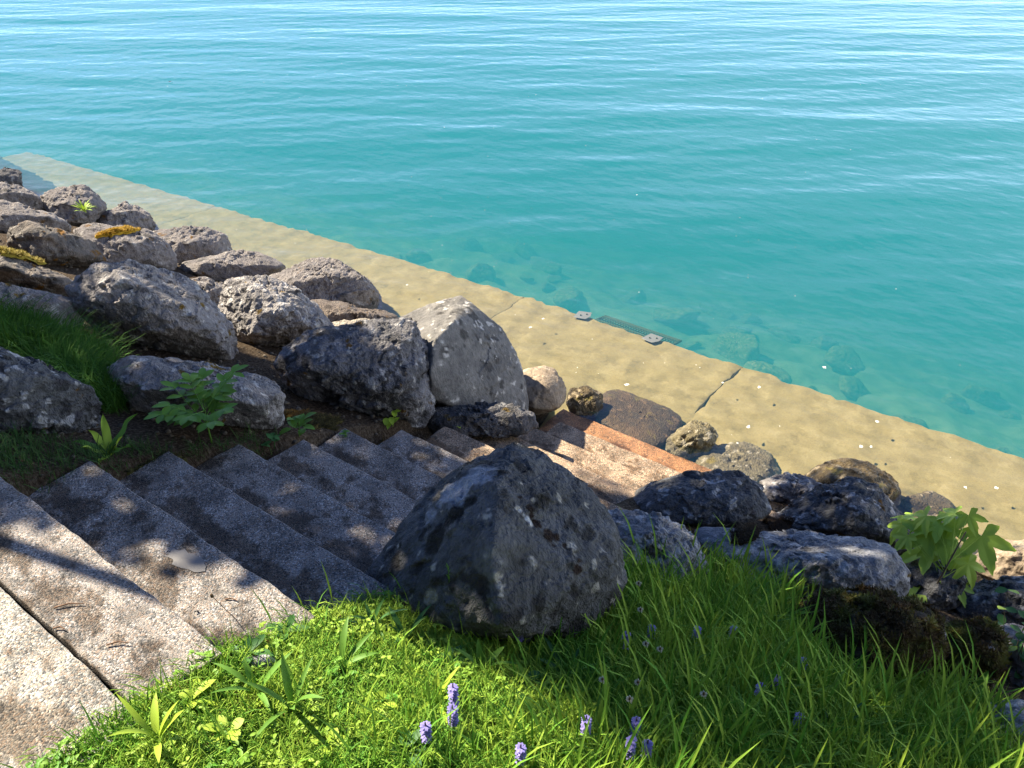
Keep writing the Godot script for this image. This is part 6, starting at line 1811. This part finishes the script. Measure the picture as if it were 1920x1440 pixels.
	[Vector3(1.506, 1.505, -1.541), 0.024, Color(0.36, 0.34, 0.28), 0.20],
	[Vector3(1.606, 1.483, -1.381), 0.015, Color(0.36, 0.34, 0.28), 0.20],
	[Vector3(1.443, 1.402, -1.469), 0.010, Color(0.36, 0.34, 0.28), 0.20],
	[Vector3(1.597, 1.599, -1.565), 0.021, Color(0.36, 0.34, 0.28), 0.20],
	[Vector3(1.631, 1.473, -1.333), 0.015, Color(0.36, 0.34, 0.28), 0.20],
	[Vector3(1.470, 1.444, -1.496), 0.011, Color(0.36, 0.34, 0.28), 0.20],
	[Vector3(1.651, 1.569, -1.450), 0.014, Color(0.36, 0.34, 0.28), 0.20],
	[Vector3(1.678, 1.529, -1.355), 0.027, Color(0.36, 0.34, 0.28), 0.20],
	[Vector3(1.687, 1.562, -1.395), 0.009, Color(0.36, 0.34, 0.28), 0.20],
	[Vector3(1.485, 1.446, -1.480), 0.027, Color(0.36, 0.34, 0.28), 0.20],
	[Vector3(1.536, 1.521, -1.528), 0.011, Color(0.36, 0.34, 0.28), 0.20],
	[Vector3(1.607, 1.497, -1.400), 0.018, Color(0.36, 0.34, 0.28), 0.20],
	[Vector3(1.551, 1.596, -1.620), 0.022, Color(0.36, 0.34, 0.28), 0.20],
	[Vector3(1.487, 1.414, -1.431), 0.009, Color(0.36, 0.34, 0.28), 0.20],
	[Vector3(1.561, 1.411, -1.329), 0.014, Color(0.36, 0.34, 0.28), 0.20],
	[Vector3(1.470, 1.438, -1.488), 0.023, Color(0.36, 0.34, 0.28), 0.20],
	[Vector3(1.681, 1.587, -1.440), 0.017, Color(0.36, 0.34, 0.28), 0.20],
	[Vector3(1.540, 1.376, -1.305), 0.022, Color(0.36, 0.34, 0.28), 0.20],
	[Vector3(1.679, 1.581, -1.432), 0.028, Color(0.36, 0.34, 0.28), 0.20],
	[Vector3(1.561, 1.566, -1.563), 0.021, Color(0.36, 0.34, 0.28), 0.20],
	[Vector3(1.449, 1.510, -1.622), 0.022, Color(0.36, 0.34, 0.28), 0.20],
	[Vector3(1.465, 1.533, -1.636), 0.011, Color(0.36, 0.34, 0.28), 0.20],
	[Vector3(1.388, 1.390, -1.520), 0.009, Color(0.36, 0.34, 0.28), 0.20],
	[Vector3(1.703, 1.609, -1.531), 0.048, Color(0.035, 0.032, 0.026), 0.40],
	[Vector3(1.678, 1.550, -1.476), 0.034, Color(0.035, 0.032, 0.026), 0.40],
	[Vector3(1.767, 1.655, -1.519), 0.036, Color(0.035, 0.032, 0.026), 0.40],
	[Vector3(1.741, 1.575, -1.433), 0.032, Color(0.035, 0.032, 0.026), 0.40],
	[Vector3(1.605, 1.555, -1.578), 0.041, Color(0.035, 0.032, 0.026), 0.40],
	[Vector3(1.749, 1.623, -1.495), 0.032, Color(0.035, 0.032, 0.026), 0.40],
	[Vector3(1.711, 1.618, -1.536), 0.032, Color(0.035, 0.032, 0.026), 0.40],
	[Vector3(1.619, 1.582, -1.599), 0.033, Color(0.035, 0.032, 0.026), 0.40],
	[Vector3(1.710, 1.633, -1.560), 0.035, Color(0.035, 0.032, 0.026), 0.40],
	[Vector3(1.694, 1.558, -1.468), 0.046, Color(0.035, 0.032, 0.026), 0.40],
	[Vector3(1.649, 1.633, -1.636), 0.038, Color(0.035, 0.032, 0.026), 0.40],
	[Vector3(1.708, 1.518, -1.389), 0.034, Color(0.035, 0.032, 0.026), 0.40],
	[Vector3(1.808, 1.641, -1.446), 0.029, Color(0.035, 0.032, 0.026), 0.40],
	[Vector3(1.626, 1.604, -1.623), 0.027, Color(0.035, 0.032, 0.026), 0.40],
	[Vector3(1.593, 1.503, -1.514), 0.030, Color(0.035, 0.032, 0.026), 0.40],
	[Vector3(1.592, 1.556, -1.595), 0.048, Color(0.035, 0.032, 0.026), 0.40],
	[Vector3(1.667, 1.551, -1.492), 0.049, Color(0.035, 0.032, 0.026), 0.40],
	[Vector3(1.643, 1.535, -1.499), 0.022, Color(0.035, 0.032, 0.026), 0.40],
	[Vector3(1.719, 1.600, -1.498), 0.047, Color(0.035, 0.032, 0.026), 0.40],
	[Vector3(1.686, 1.620, -1.571), 0.031, Color(0.035, 0.032, 0.026), 0.40],
	[Vector3(1.633, 1.607, -1.619), 0.026, Color(0.035, 0.032, 0.026), 0.40],
	[Vector3(1.786, 1.648, -1.485), 0.021, Color(0.035, 0.032, 0.026), 0.40],
	[Vector3(1.675, 1.563, -1.499), 0.034, Color(0.035, 0.032, 0.026), 0.40],
	[Vector3(1.627, 1.576, -1.579), 0.044, Color(0.035, 0.032, 0.026), 0.40],
	[Vector3(1.694, 1.514, -1.402), 0.044, Color(0.035, 0.032, 0.026), 0.40],
	[Vector3(1.778, 1.609, -1.437), 0.025, Color(0.035, 0.032, 0.026), 0.40],
	[Vector3(1.708, 1.561, -1.454), 0.021, Color(0.035, 0.032, 0.026), 0.40],
	[Vector3(1.718, 1.541, -1.412), 0.031, Color(0.035, 0.032, 0.026), 0.40],
	[Vector3(1.716, 1.589, -1.486), 0.025, Color(0.035, 0.032, 0.026), 0.40],
	[Vector3(1.688, 1.596, -1.532), 0.021, Color(0.035, 0.032, 0.026), 0.40],
]
